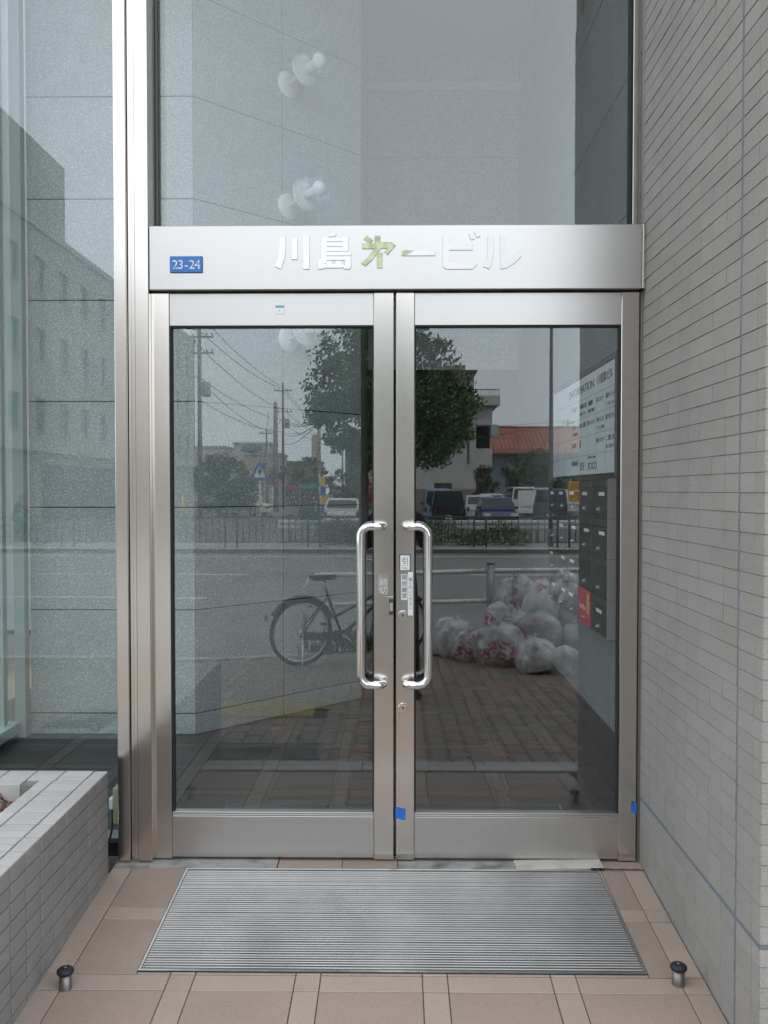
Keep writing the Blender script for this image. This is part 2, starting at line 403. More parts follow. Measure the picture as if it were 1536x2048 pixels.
# far side: kerb, walk, parking lot
fs = MB().box(-130, 130, -27.6, -24.62, -1, ZFAR)
far_walk = struct(fs.build('far_sidewalk', m_conc))
for i in range(-24, 14):
    MB().box(i * 1.0 + .004, i * 1.0 + .996, -24.6, -24.42, -.8, ZFAR + .012, b=.01).build('kerb_stone', m_kerb if i % 3 else m_kerb, far_walk)
kb = MB().box(-130, 130, -24.415, -24.40, -.8, ZFAR - .02); kb.build('kerb_face', m_kerbdark, far_walk)  # thin dark sheet painting the shade on the kerb front
lot = struct(MB().box(-130, 130, -200, -27.62, -1, -.40).build('parking_lot', m_lot))
for k in range(12): B('bay_line', m_line, lot, -14 + k * 2.6, -13.9 + k * 2.6, -44.5, -39.5, -.4, -.395)

# ------------------------------------------------------------------ tiled entry floor
entry = struct(MB().add([(-1.05, 0.04, -.012), (.92, .04, -.012), (.92, -1.31, -.0917 - .012), (-1.05, -1.31, -.0917 - .012)], [(0, 1, 2, 3)]).build('entry_floor', m_fgrout))
def seg(centers, half, lo, hi):
    """cut lines of a grid of narrow bands (centers, half width) from lo to hi: (a, b, is_band)"""
    cuts = []; p = lo
    for c in sorted(centers):
        a, b = c - half, c + half
        if b <= lo or a >= hi: continue
        if a > p: cuts.append((p, a, False))
        cuts.append((max(a, lo), min(b, hi), True)); p = b
    if p < hi: cuts.append((p, hi, False))
    return cuts
def minus(r, h):
    x0, x1, y0, y1 = r; a0, a1, b0, b1 = h
    if x1 <= a0 or x0 >= a1 or y1 <= b0 or y0 >= b1: return [r]
    out = []
    if x0 < a0: out.append((x0, a0, y0, y1)); x0 = a0
    if x1 > a1: out.append((a1, x1, y0, y1)); x1 = a1
    if y0 < b0: out.append((x0, x1, y0, b0))
    if y1 > b1: out.append((x0, x1, b1, y1))
    return out
GX, GY = [-1.380, -1.0055, -.631, -.2585, .115, .4925, .867], [-1.119, -.7445, -.37]
GRATE = (-.7702, .7462, -.6935, -.0672)
a_sl = math.atan(.07)
for (x0, x1, bx) in seg(GX, .037, -1.045, .915):
    for (y0, y1, by) in seg(GY, .038, -1.305, -.066):
        for (c0, c1, e0, e1) in minus((x0, x1, y0, y1), GRATE):
            if c1 - c0 < .012 or e1 - e0 < .012: continue
            w, h = (c1 - c0) / 2 - .0013, (e1 - e0) / 2 - .0016
            o = MB().box(-w, w, -h, h, -.01, .0, b=.0015).build('floor_tile', m_fband if (bx or by) else m_ftile, entry, ((c0 + c1) / 2, (e0 + e1) / 2, .07 * (e0 + e1) / 2 + random.uniform(-.0006, .0006)))
            o.rotation_euler = (a_sl + random.uniform(-.002, .002), random.uniform(-.002, .002), 0)
# threshold strip between the doors and the grate: stained mortar, tile offcuts, a loose pale plate
B('threshold_mortar', m_mortar, entry, -.91, -.44, -.066, .05, -.02, -.0022)
B('threshold_tile', m_fband, entry, -.435, -.20, -.064, .05, -.02, -.003)
B('threshold_tile', m_ftile, entry, -.197, .005, -.064, .05, -.02, -.0025)
B('threshold_tile', m_mortar, entry, .008, .44, -.064, .05, -.02, -.004)
MB().box(-.16, .16, -.048, .03, -.004, .004, b=.001).build('loose_plate', mat('pale_loose_plate', (.62, .57, .50), .5, var=.08, vscale=10, dirt=(.3, .27, .22), dscale=14, damt=.5), entry, (.60, -.018, .001)).rotation_euler = (.03, -.02, .02)
B('threshold_tile', m_fband, entry, .765, .905, -.06, .05, -.02, -.002)
ck = MB().tube([(.70, -.058, .003), (.725, -.066, .002), (.735, -.061, .002), (.76, -.065, .001), (.785, -.062, .0), (.80, -.067, .0), (.83, -.063, .0), (.85, -.0665, .0), (.88, -.064, .0), (.905, -.069, -.001)], [.003, .0022, .0028, .0014, .002, .0012, .0018, .001, .0016, .001], 5)
ck.build('crack', m_gap, entry)

# ------------------------------------------------------------------ right: tiled pier
PX = .908; YC = -1.10; CH = .0515; CW = .103; Z0T = .245
pier = thing('tiled_pier', 'grey small-tiled wall pier beside the glass doors', 'wall', (PX, YC, -.1))
off = Vector(pier.location)
def PB(name, m, *box, b=0.):
    o = MB().box(*box, b=b).build(name, m, pier); o.location = -off; return o
PB('wall_core', m_wgrout, PX + .0032, 4.2, YC + .0032, .06, -.4, 5.2)
PB('sealant_joint', m_caulk, PX - .0005, PX + .012, YC + .153, YC + .165, -.16, 5.2)
PB('sealant_joint', m_caulk, PX - .0007, PX + .012, YC + .0, .04, Z0T - .006, Z0T + .006)
PB('sealant_joint', m_caulk, PX, 2.2, YC - .0006, YC + .008, Z0T - .005, Z0T + .005)
PB('sealant_joint', m_caulk, PX - .0006, PX + .01, -.0, .012, -.05, 5.2)
J = .0018; JV = .001
yc = [(YC, YC + .050)] + [(YC + .050, YC + .153)] + [(YC + .165 + k * CW, min(YC + .165 + (k + 1) * CW, 0)) for k in range(10)]
tl = []
rows = range(-8, 67)
for r in rows:
    z0 = Z0T + r * CH; z1 = z0 + CH
    zlo = z0 + (.006 if r == 0 else 0); zhi = z1 - (.006 if r == -1 else 0)
    for k, (a, b) in enumerate(yc):
        if z1 < .07 * a - .03: continue
        tl.append(('in', a, b, zlo, zhi))
    for k in range(8):
        a = PX + (0 if k == 0 else .05 + (k - 1) * CW); b = PX + .05 + k * CW
        if z1 > -.12: tl.append(('out', a, b, zlo, zhi))
def tile_box(mb, t, dz=0.):
    kind, a, b, z0, z1 = t
    # split-face tile: the lower edge stands a little proud, which draws the shadow line of each course
    e = random.uniform(0, .0012)
    if kind == 'in':
        x = PX - e
        mb.add([(PX + .01, a + JV / 2, z0 + J / 2), (PX + .01, b - JV / 2, z0 + J / 2), (PX + .01, b - JV / 2, z1 - J / 2), (PX + .01, a + JV / 2, z1 - J / 2),
                (x - .0012, a + JV / 2, z0 + J / 2), (x - .0012, b - JV / 2, z0 + J / 2), (x, b - JV / 2, z1 - J / 2), (x, a + JV / 2, z1 - J / 2)],
               [(3, 2, 1, 0), (4, 5, 6, 7), (0, 1, 5, 4), (2, 3, 7, 6), (1, 2, 6, 5), (3, 0, 4, 7)])
    else:
        y = YC - e
        mb.add([(a + JV / 2, YC + .01, z0 + J / 2), (b - JV / 2, YC + .01, z0 + J / 2), (b - JV / 2, YC + .01, z1 - J / 2), (a + JV / 2, YC + .01, z1 - J / 2),
                (a + JV / 2, y - .0012, z0 + J / 2), (b - JV / 2, y - .0012, z0 + J / 2), (b - JV / 2, y, z1 - J / 2), (a + JV / 2, y, z1 - J / 2)],
               [(0, 1, 2, 3), (7, 6, 5, 4), (0, 4, 5, 1), (2, 6, 7, 3), (1, 5, 6, 2), (3, 7, 4, 0)])
    return mb
def tile_rank(t):
    kind, a, b, z0, z1 = t
    y = (a + b) / 2 if kind == 'in' else YC
    L = y + DIST; vis = 1 if (abs((z0 + z1) / 2 - CAMZ) / L < .53) else 9
    if kind == 'out': return vis * (1.05 if a < PX + .02 else 8)
    return vis * (L / 2.2)
tl.sort(key=tile_rank)
for t in tl[:300]:
    o = tile_box(MB(), t).build('wall_tile', m_tile, pier); o.location = -off
mb = MB()
for t in tl[300:]: tile_box(mb, t)
o = stuff(mb.build('wall_tiles', m_tile, pier)); o.location = -off
# the storeys above and to the sides of the entrance
bld = thing('office_building', 'grey tiled upper floors of the office building over the entrance', 'building', (0, 0, 4.9))
bo = -Vector(bld.location)
o = B('upper_wall', m_tile, bld, -2.25, 6.5, -.06, 9, 4.93, 14); o.location = bo
for k in range(0, 4):
    o = B('window', m_carglass, bld, k * 1.8 - .6, k * 1.8 + .6, -.075, -.058, 7.0, 8.6); o.location = bo
o = B('side_wall', m_tile, bld, 4.2, 6.5, -.9, 9, -.6, 4.93); o.location = bo
o = B('rear_wall', m_conc, bld, -2.25, 6.5, 9, 9.2, -.6, 14); o.location = bo

# ------------------------------------------------------------------ left: tiled planter
pl = thing('planter', 'low grey tiled planter box with flat tiled rim at the entrance', 'planter', (-1.037, -.122, 0))
po = -Vector(pl.location)
XR, YB, ZT, YF, XL = -1.037, -.122, .372, -1.95, -3.2
def PLB(name, m, *box, b=0.):
    o = MB().box(*box, b=b).build(name, m, pl); o.location = po; return o
PLB('wall_core', m_grout, XR - .20, XR - .007, YF, YB - .007, -.4, ZT - .006)
PLB('wall_core', m_grout, XL, XR - .2001, YB - .145, YB - .007, -.4, ZT - .0065)
def ptile(x0, x1, y0, y1, z0, z1, m=None):
    o = MB().box(x0, x1, y0, y1, z0, z1, b=.0015).build('tile', m or m_tile2, pl); o.location = po
j = .0022; jy = .0034
n_side = int((YB - YF) / CW)
for k in range(n_side):
    y1 = YB - k * CW; y0 = y1 - CW
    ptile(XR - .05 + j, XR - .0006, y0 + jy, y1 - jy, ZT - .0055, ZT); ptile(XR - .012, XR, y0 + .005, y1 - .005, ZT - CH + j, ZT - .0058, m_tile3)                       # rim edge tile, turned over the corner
    if k > 0: ptile(XR - .205, XR - .155 - j, y0 + jy, y1 - jy, ZT - .05, ZT + .0006)      # inner rim row
    if y1 < YB - .1:
        ptile(XR - .155 + j, XR - .05 - j, y0 + jy, (y0 + y1) / 2 - jy, ZT - .01, ZT + .0003)
        ptile(XR - .155 + j, XR - .05 - j, (y0 + y1) / 2 + jy, y1 - jy, ZT - .01, ZT + .0003)
    for r in range(1, 10):
        z1 = ZT - r * CH
        if z1 < .07 * y0 - .01: continue
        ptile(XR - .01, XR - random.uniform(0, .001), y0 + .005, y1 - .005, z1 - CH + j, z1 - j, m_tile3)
for k in range(20):                                                                     # rim and inner face along the window
    x1 = XR - .05 - k * CW; x0 = x1 - CW
    ptile(x0 + j, x1 - j, YB - .05 + j, YB, ZT - CH, ZT + .0004)
    ptile(x0 + j, x1 - j, YB - .10 + j, YB - .05 - j, ZT - .01, ZT + .0002)
    if k > 1:
        ptile(x0 + j, x1 - j, YB - .15, YB - .10 - j, ZT - .062, ZT)
        ptile(x0 + j, x1 - j, YB - .149, YB - .14, ZT - .125, ZT - .062 - 2 * j)
m_soil = mat('dry_soil', (.36, .30, .22), .95, var=.25, vscale=25, bump=1.5, bscale=60)
bm_ = MB(); N = 24
vs = [(XL + (XR - .2 - XL) * i / N, YF + (YB - .14 - YF) * k / N, .275 + noise.noise(Vector((i * .6, k * .6, 0))) * .012) for k in range(N + 1) for i in range(N + 1)]
bm_.add(vs, [(k * (N + 1) + i, k * (N + 1) + i + 1, (k + 1) * (N + 1) + i + 1, (k + 1) * (N + 1) + i) for k in range(N) for i in range(N)], True)
o = stuff(bm_.build('soil', m_soil, pl)); o.location = po
m_dry = mat('withered_reddish_plant', (.26, .13, .10), .8, var=.35, vscale=25, rnd=.3)
dp = thing('withered_plant', 'withered reddish brown plant lying in the tiled planter', 'plant', (-1.36, -.50, .28))
lf = MB()
for k in range(520):
    a = random.uniform(0, 6.28); r0 = random.uniform(0, .12); x, y = math.cos(a) * r0 * 1.3, math.sin(a) * r0 * 2.2
    b = a + random.uniform(-.9, .9); ln = random.uniform(.06, .16); h = random.uniform(.0, .06)
    p0, p1, p2 = Vector((x, y, .0)), Vector((x + math.cos(b) * ln * .5, y + math.sin(b) * ln * .5, h + .015)), Vector((x + math.cos(b) * ln, y + math.sin(b) * ln, h * .4))
    if p2.x + -1.36 > -1.245: continue
    lf.tube([p0, p1, p2], [.0035, .003, .001], 4)
lf.build('leaves', m_dry, dp)
MB().tube([(0, 0, -.01), (.01, .02, .03), (.03, .05, .05)], [.012, .01, .004], 6).build('stem', m_dry, dp)
# power box behind the planter
eb = thing('outlet_box', 'small pale green outlet box with grey plug behind the planter', 'outlet box', (-1.075, .0, .14))
m_green = mat('pale_green_box', (.27, .30, .19), .5, dirt=(.25, .22, .14), dscale=20, damt=.6)
B('box', m_green, eb, .020, .0425, -.018, .05, .0, .135, b=.003)
B('plug', mat('grey_plug', (.55, .62, .63), .4), eb, .002, .0195, -.012, .02, .05, .095, b=.004)
MB().tube([(.012, .0, .05), (.014, .0, .02), (.012, .0, -.02), (.006, .0, -.05), (-.005, .0, -.08)], .004, 6).build('cable', m_black, eb)

# ------------------------------------------------------------------ stainless frame, header and doors
YH = -.03
hd = thing('door_header', 'wide brushed stainless header panel above the double doors', 'header panel', (0, 0, 2.12))
ho = -Vector(hd.location)
def HB(name, m, *box, b=0.):
    o = MB().box(*box, b=b).build(name, m, hd); o.location = ho; return o
HB('face_panel', m_steel_h, -.903, .893, YH, .12, 2.117, 2.349, b=.002)
HB('end_trim', m_steel_v, .8945, .905, YH - .004, .11, 2.117, 2.349, b=.001)
HB('shadow_gap', m_gap, -.903, .903, .0, .05, 2.1125, 2.1165)
mu = thing('window_mullion', 'tall grooved stainless mullion post beside the doors', 'window frame', (-.97, 0, 0))
muo = -Vector(mu.location)
def MUB(name, m, *box, b=0.):
    o = MB().box(*box, b=b).build(name, m, mu); o.location = muo; return o
MUB('post', m_steel_v, -1.031, -.986, YH - .004, .12, -.02, 4.9, b=.002)
MUB('groove_strip', m_steel_v, -.984, -.972, YH + .012, .118, -.02, 4.9, b=.001)
MUB('groove_strip', m_steel_v, -.971, -.957, YH + .004, .117, -.02, 4.9, b=.001)
MUB('post', m_steel_v, -.956, -.9045, YH - .004, .12, -.02, 4.9, b=.002)
MUB('foot_grout', m_mortar, -1.035, -.90, -.045, .05, -.03, -.0015)
MUB('door_rebate', m_gap, -.9115, -.9055, .0, .1, -.01, 2.116)
jb = thing('door_jamb', 'narrow steel jamb between the doors and the tiled pier', 'door frame', (.90, 0, 0))
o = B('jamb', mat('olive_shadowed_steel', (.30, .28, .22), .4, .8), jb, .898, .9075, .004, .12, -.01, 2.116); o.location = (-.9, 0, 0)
o = B('jamb', m_steel_v, jb, .880, .9074, .055, .12, 2.3505, 4.9, b=.001); o.location = (-.9, 0, 0)
o = B('glazing_gasket', m_gap, jb, .874, .8795, .075, .118, 2.3505, 4.9); o.location = (-.9, 0, 0)
tw = thing('transom_window', 'tall clear glass pane above the door header', 'window', (0, .1, 2.35))
o = B('glass_pane', m_glass, tw, -.8945, .879, .092, .102, 2.335, 4.9); o.location = (0, -.1, -2.35)
o = B('glazing_bead', m_darkmetal, tw, -.903, -.8955, .07, .12, 2.3505, 4.9); o.location = (0, -.1, -2.35)
sw = thing('side_window', 'tall fixed shop window pane left of the mullion', 'window', (-2, .09, .06))
so = -Vector(sw.location)
for nm, m, bx in (('glass_pane', m_tint, (-2.17, -1.0315, .085, .095, .062, 4.9)), ('sill', m_alu, (-2.17, -1.032, .045, .13, .045, .062)), ('kick_plate', m_darkmetal, (-2.17, -1.033, .06, .12, -.1, .0445)),
                  ('mullion', m_steel_v, (-2.235, -2.175, .03, .128, .0, 4.9))):
    o = B(nm, m, sw, *bx); o.location = so

def door(name, label, x0, x1, hinge_left):
    d = thing(name, label, 'door', (x0, 0, 0)); dx = Vector((-x0, 0, 0))
    def D(nm, m, *bx, b=0.):
        o = MB().box(*bx, b=b).build(nm, m, d); o.location = dx; return o
    wl, wr = (.067, .073) if hinge_left else (.068, .065)
    D('stile', m_steel_v, x0, x0 + wl, 0, .045, .004, 2.111, b=.0015)
    D('stile', m_steel_v, x1 - wr, x1, 0, .045, .004, 2.111, b=.0015)
    D('top_rail', m_steel_h, x0 + wl + .0008, x1 - wr - .0008, .002, .044, 1.992, 2.110, b=.001)
    D('bottom_rail', m_steel_h, x0 + wl + .0008, x1 - wr - .0008, .002, .044, .010, .165, b=.001)
    D('glazing_bead', m_steel_h, x0 + wl + .001, x1 - wr - .001, .0035, .04, .1662, .1715, b=.0008)
    D('glazing_bead', m_steel_h, x0 + wl + .001, x1 - wr - .001, .005, .04, .1725, .179, b=.0008)
    D('gasket', m_gap, x0 + wl + .001, x0 + wl + .006, .006, .04, .18, 1.991)
    D('gasket', m_gap, x1 - wr - .006, x1 - wr - .001, .006, .04, .18, 1.991)
    D('gasket', m_gap, x0 + wl + .006, x1 - wr - .006, .006, .04, 1.986, 1.9915)
    D('glass_pane', m_glass, x0 + wl + .003, x1 - wr - .003, .018, .026, .176, 1.989)
    return d, dx
dl, dlx = door('glass_door', 'glazed steel door leaf with peeling white sticker on its stile', -.905, -.009, True)
dr, drx = door('glass_door', 'glazed steel door leaf with the pull sign on its stile', .0, .893, False)
def handle(d, dx, xc, sgn):
    """offset D pull: two standoffs on the stile, rod hanging over the glass"""
    xr = xc + sgn * .082
    zt, zb, yo, R = 1.252, .672, -.062, .035
    pts = [(xc, .001, zt), (xc, yo + .02, zt)]
    for k in range(1, 5):
        a = k / 4 * math.pi / 2
        pts.append((xc + sgn * .02 * (1 - math.cos(a)), yo + .02 - .02 * math.sin(a), zt))
    pts.append((xr - sgn * R, yo, zt))
    for k in range(1, 7):
        a = k / 6 * math.pi / 2
        pts.append((xr - sgn * R + sgn * R * math.sin(a), yo, zt - R + R * math.cos(a)))
    low = [(x, y, zt + zb - z) for x, y, z in reversed(pts)]
    h = MB().tube(pts + low, .0152, 16).build('pull_handle', m_chrome, d); h.location = dx
handle(dl, dlx, -.047, -1); handle(dr, drx, .036, 1)
def D2(d, dx, nm, m, *bx, b=0.):
    o = MB().box(*bx, b=b).build(nm, m, d); o.location = dx; return o
m_paper = mat('white_sticker_paper', (.80, .80, .78), .5)
m_ink = mat('black_print', (.03, .03, .035), .6)
m_graypr = mat('silver_lettering', (.72, .72, .71), .5)
m_resid = mat('glue_residue', (.34, .30, .26), .55, var=.2, vscale=40)
m_tape = mat('blue_masking_tape', (.02, .16, .62), .5, var=.12, vscale=60)
FX = frame((0, 0, 0), (1, 0, 0), (0, 0, 1))                       # text facing the street
def T(nm, s, size, m, d, dx, x, z, y=-.0016, align='CENTER', width=None):
    o = text(nm, s, size, m, d, Matrix.Translation((x, y, z)) @ FX, align, .0003, width); o.location = dx; return o
# pull sign and stickers on the right leaf
D2(dr, drx, 'pull_sign', m_ink, .013, .054, -.0012, 0, 1.085, 1.146)
D2(dr, drx, 'pull_sign_face', m_paper, .016, .051, -.0020, -.0012, 1.088, 1.143)
T('pull_sign_print', '引', .026, m_ink, dr, drx, .0335, 1.113, -.0024)
T('pull_sign_print', 'PULL', .0095, m_ink, dr, drx, .0335, 1.093, -.0024)
D2(dr, drx, 'pull_sign_rule', m_ink, .021, .046, -.0023, -.0020, 1.1055, 1.1062)
D2(dr, drx, 'sticker', m_paper, .019, .0425, -.0010, 0, .978, 1.073)
for k, ch in enumerate('開放厳禁'): T('sticker_print', ch, .0215, m_ink, dr, drx, .0308, 1.053 - k * .0228, -.0014)
s2 = D2(dr, drx, 'sticker', m_paper, .0445, .0625, -.0012, -.0001, .92, 1.081)
for k, ch in enumerate('強く引いて下さい'): T('sticker_print', ch, .0150, m_ink, dr, drx, .0535, 1.0485 - k * .0153, -.0016)
for z in (.92, .575):
    q = MB().lathe([(.0185, 0), (.0185, .004), (.0165, .0055), (.0135, .0055), (.013, .0035), (.0105, .0035), (.010, .0065), (.0, .0065)], 28, Matrix.Translation((.026, .0, z)) @ Matrix.Rotation(math.pi / 2, 4, 'X'), False).build('lock_cylinder', m_steel_v, dr); q.location = drx
    k_ = MB().box(0.0245, .0275, -.0078, -.0060, z - .006, z + .006).lathe([(.0032, 0), (.0032, .0012)], 12, Matrix.Translation((.026, -.0066, z + .003)) @ Matrix.Rotation(math.pi / 2, 4, 'X')).build('keyhole', m_ink, q)
def tape(d, dx, x0, x1, z0, z1, y=-.0016):
    n = 6; v = [(x0 + (x1 - x0) * i / n, y - .001 - .0012 * abs(noise.noise(Vector((i * 1.3, k * 1.7, x0)))), z0 + (z1 - z0) * k / n + .003 * math.sin(i)) for k in range(n + 1) for i in range(n + 1)]
    mb = MB().add(v, [(k * (n + 1) + i, k * (n + 1) + i + 1, (k + 1) * (n + 1) + i + 1, (k + 1) * (n + 1) + i) for k in range(n) for i in range(n)])
    o = mb.build('blue_tape', m_tape, d); o.location = dx
tape(dr, drx, -.002, .036, .158, .198); tape(dr, drx, .876, .8945, .184, .226)
for x0, x1, z in ((.36, .45, .128), (.55, .585, .13), (.30, .37, .117), (.46, .49, .07)):
    D2(dr, drx, 'scratch', m_resid, x0, x1, .0012, .002, z, z + .0013)
# left leaf: peeled sticker ghost, flush latch, small contact sticker
D2(dl, dlx, 'sticker_residue', m_resid, -.068, -.030, -.0006, 0, 1.002, 1.075)
for k, ch in enumerate('締切'): T('sticker_print', ch, .033, m_graypr, dl, dlx, -.046, 1.030 - k * .030, -.0014)
D2(dl, dlx, 'flush_latch', m_steel_v, -.043, -.0095, -.0022, .004, .912, .99, b=.001)
D2(dl, dlx, 'flush_latch_slot', m_darkmetal, -.026, -.0094, -.0026, .0, .922, .981)
D2(dl, dlx, 'flush_latch_lever', m_alu, -.0235, -.0115, -.0045, -.0024, .936, .966, b=.001)
D2(dl, dlx, 'contact_sticker', m_paper, -.446, -.412, -.0006, .0025, 2.034, 2.066)
D2(dl, dlx, 'contact_sticker_band', mat('sticker_blue_band', (.18, .38, .48), .5), -.445, -.413, -.0012, -.0006, 2.057, 2.065)
D2(dl, dlx, 'contact_sticker_dot', m_ink, -.4305, -.4275, -.0012, -.0006, 2.045, 2.048)
# hinges at the floor
# house number plate
npz = thing('number_plate', 'small blue house number plate reading 23-24 on the header', 'number plate', (-.766, YH, 2.208))
MB().box(-.0605, .0605, -.006, .0, -.0305, .0305, b=.003).build('plate', mat('blue_enamel', (.03, .155, .44), .35, var=.08, vscale=30), npz)
m_numw = mat('worn_white_number', (.74, .76, .76), .5, dirt=(.08, .2, .42), dscale=55, damt=1.0)
for k, ch in enumerate('23-24'):
    me = text_mesh(ch, .046, .0004, 'CENTER'); me.transform(frame((-.040 + k * .0205, -.0066, -.0165), (1, 0, 0), (0, 0, 1))); me.materials.clear(); me.materials.append(m_numw)
    put('digit', me, npz)
# ---- building name in raised letters, traced stroke by stroke
sg = thing('building_name_sign', 'raised white building name letters with greenish third character on header', 'sign letters', (0, YH, 2.235))
m_let = mat('white_letter', (.95, .95, .94), .3, coat=1.0); m_edge = mat('letter_edge', (.66, .64, .52), .5)
m_tapeg = mat('yellowed_greenish_letter', (.60, .64, .40), .45, var=.3, vscale=45, dirt=(.40, .48, .30), dscale=25, damt=.8)
def lx(x): return ((520 + x * .35156) - 791.5) / 545.5
def lz(y): return (1000 - (440 + y * .35156)) / 545.5 + 1.350
LET = {
 '川': [[(113, 107), (147, 107), (147, 180), (144, 215), (136, 245), (120, 288), (87, 274), (103, 235), (110, 205), (113, 170)], [(182, 118), (214, 118), (214, 235), (182, 235)], [(248, 105), (282, 105), (282, 289), (248, 289)]],
 '島': [[(390, 107), (402, 92), (436, 92), (424, 107)], [(348, 113), (502, 113), (502, 135), (348, 135)], [(348, 135), (380, 135), (380, 260), (348, 260)], [(470, 135), (502, 135), (502, 190), (470, 190)],
        [(380, 139), (470, 139), (470, 162), (380, 162)], [(380, 166), (470, 166), (470, 190), (380, 190)], [(380, 193), (517, 193), (517, 214), (380, 214)], [(380, 218), (517, 218), (517, 240), (380, 240)],
        [(484, 240), (517, 240), (517, 276), (509, 290), (482, 290), (466, 270), (484, 268)], [(331, 236), (361, 236), (361, 289), (331, 289)], [(361, 262), (480, 262), (468, 283), (361, 283)],
        [(381, 244), (412, 244), (412, 262), (381, 262)], [(432, 244), (464, 244), (464, 262), (432, 262)]],
 '第': [[(590, 122), (608, 104), (642, 128), (624, 146)], [(582, 146), (652, 146), (652, 176), (582, 176)], [(652, 104), (682, 104), (682, 140), (745, 140), (770, 158), (724, 211), (706, 192), (722, 175), (690, 172), (668, 200), (630, 246), (600, 272), (577, 258), (612, 224), (640, 186), (652, 176)], [(664, 203), (694, 196), (694, 284), (666, 284)]],
 '一': [[(805, 185), (992, 185), (992, 216), (805, 216)]],
 'ビ': [[(1036, 107), (1070, 107), (1070, 153), (1204, 153), (1204, 185), (1070, 185), (1070, 250), (1078, 261), (1186, 261), (1204, 247), (1228, 266), (1205, 292), (1060, 292), (1044, 285), (1036, 270)], [(1182, 98), (1201, 92), (1214, 122), (1196, 129)], [(1213, 88), (1232, 82), (1247, 108), (1228, 117)]],
 'ル': [[(1288, 113), (1321, 113), (1321, 205), (1314, 245), (1298, 291), (1267, 279), (1282, 240), (1288, 205)], [(1357, 107), (1390, 107), (1393, 243), (1425, 222), (1455, 195), (1478, 221), (1440, 259), (1400, 286), (1362, 293)]],
}
for ch, strokes in LET.items():
    w = MB()
    for si, s_ in enumerate(strokes):
        pts = [(lx(x), lz(y) - 2.235) for x, y in s_]
        w.prism(pts, -.0045 - .0002 * (si % 3), .0)
    L_ = w.build('letter', m_tapeg if ch == '第' else m_let, sg)
    if ch == '一':
        MB().prism([(lx(x), lz(y) - 2.235) for x, y in [(806, 186), (876, 187), (858, 195), (846, 206), (830, 214), (806, 215)]], -.0052, -.0047).build('stain', m_tapeg, L_)
    ed = MB()
    for s_ in strokes:
        cx = sum(p[0] for p in s_) / len(s_); cy_ = sum(p[1] for p in s_) / len(s_)
        pts = [(lx(x + (1.6 if x > cx else -1.6)), lz(y + (1.6 if y > cy_ else -1.6)) - 2.235) for x, y in s_]
        ed.prism(pts, -.0016, -.0001)
    ed.build('letter_shadow_edge', m_edge, L_)

# ------------------------------------------------------------------ grate mat and door stops
gr = thing('entrance_grate', 'ribbed stainless scraper grate set in the floor before the doors', 'floor grate', (0, -.38, -.027))
gr.rotation_euler = (a_sl, 0, 0)
gx0, gx1, gh = -.769, .745, .3125
B('tray', mat('grate_tray_dirt', (.05, .047, .04), .9), gr, gx0, gx1, -gh, gh, -.03, -.022)
for bx in ((gx0, gx0 + .007, -gh, gh), (gx1 - .007, gx1, -gh, gh), (gx0 + .0072, gx1 - .0072, -gh, -gh + .007), (gx0 + .0072, gx1 - .0072, gh - .007, gh)):
    B('frame_bar', m_alu, gr, *bx, -.025, .003)
nb = 47; pitch = (2 * gh - .016) / nb
bar = MB(); w = pitch * .37
bar.prism([(-w, -.02), (w, -.02), (w, -.0015), (w * .55, .0004), (-w * .55, .0004), (-w, -.0015)], gx0 + .008, gx1 - .008, 'x')
bar_me = bar.mesh('bar', m_grate)
for k in range(nb): put('bar', bar_me, gr, (0, -gh + .008 + (k + .5) * pitch, random.uniform(-.0007, .0003)))
sup = MB()
ms = mat('moss', (.09, .16, .03), .9)
mm = MB()
for k in range(60):
    x, y = gx0 + .012 + random.random() ** 2 * .06, -gh + .01 + random.random() ** 2 * .03
    r = random.uniform(.001, .0022)
    mm.lathe([(r, 0), (r * .8, r * .6), (r * .2, r)], 6, Matrix.Translation((x, y, -.002)))
stuff(mm.build('moss', ms, gr))
m_stop = mat('dull_door_stop_metal', (.24, .215, .195), .42, .85, var=.15, vscale=60)
def door_stop(x, y, label):
    t = thing('door_stop', label, 'door stop', (x, y, .07 * y), group='door stops in the entry floor')
    MB().lathe([(.019, -.005), (.0185, .0), (.0175, .004), (.0175, .045)], 20).build('post', m_stop, t)
    MB().lathe([(.0165, .040), (.023, .044), (.0245, .049), (.0235, .054), (.018, .0585), (.008, .0605), (.0, .061)], 24).build('rubber_cap', m_black, t)
    MB().lathe([(.005, .060), (.005, .0622), (.0, .0626)], 10).build('screw_head', m_stop, t)
door_stop(-.955, -.775, 'door stop by the tiled planter'); door_stop(.822, -.735, 'door stop by the tiled pier')

# ------------------------------------------------------------------ lobby behind the glass
lf_ = struct(MB().box(-2.6, 1.2, .05, 12, -.3, -.012).build('lobby_floor', m_fgrout))
lgx = [-2.504, -2.1295, -1.755, -1.380, -1.0055, -.631, -.2585, .115, .4925, .867]
lgy = [.38 + k * .3745 for k in range(8)]
for (x0, x1, bx) in seg(lgx, .037, -2.55, 1.0):
    for (y0, y1, by) in seg(lgy, .037, .055, 2.9):
        if bx and by: continue
        ext = .037 if by else 0
        B('floor_tile', m_lband if (bx or by) else m_ltile, lf_, x0 + .002 - (ext * 0), x1 - .002, y0 + .002, y1 - .002, -.011, 0)
for (x0, x1, bx) in seg(lgx, .037, -2.55, 1.0):
    if bx:
        q = MB()
        for (y0, y1, by) in seg(lgy, .037, .055, 2.9):
            if by: q.box(x0 + .002, x1 - .002, y0 + .002, y1 - .002, -.011, -.0003)
        stuff(q.build('crossing_tiles', m_lband, lf_))
B('floor_field', m_ltile, lf_, -2.55, 1.0, 2.92, 12, -.011, 0)

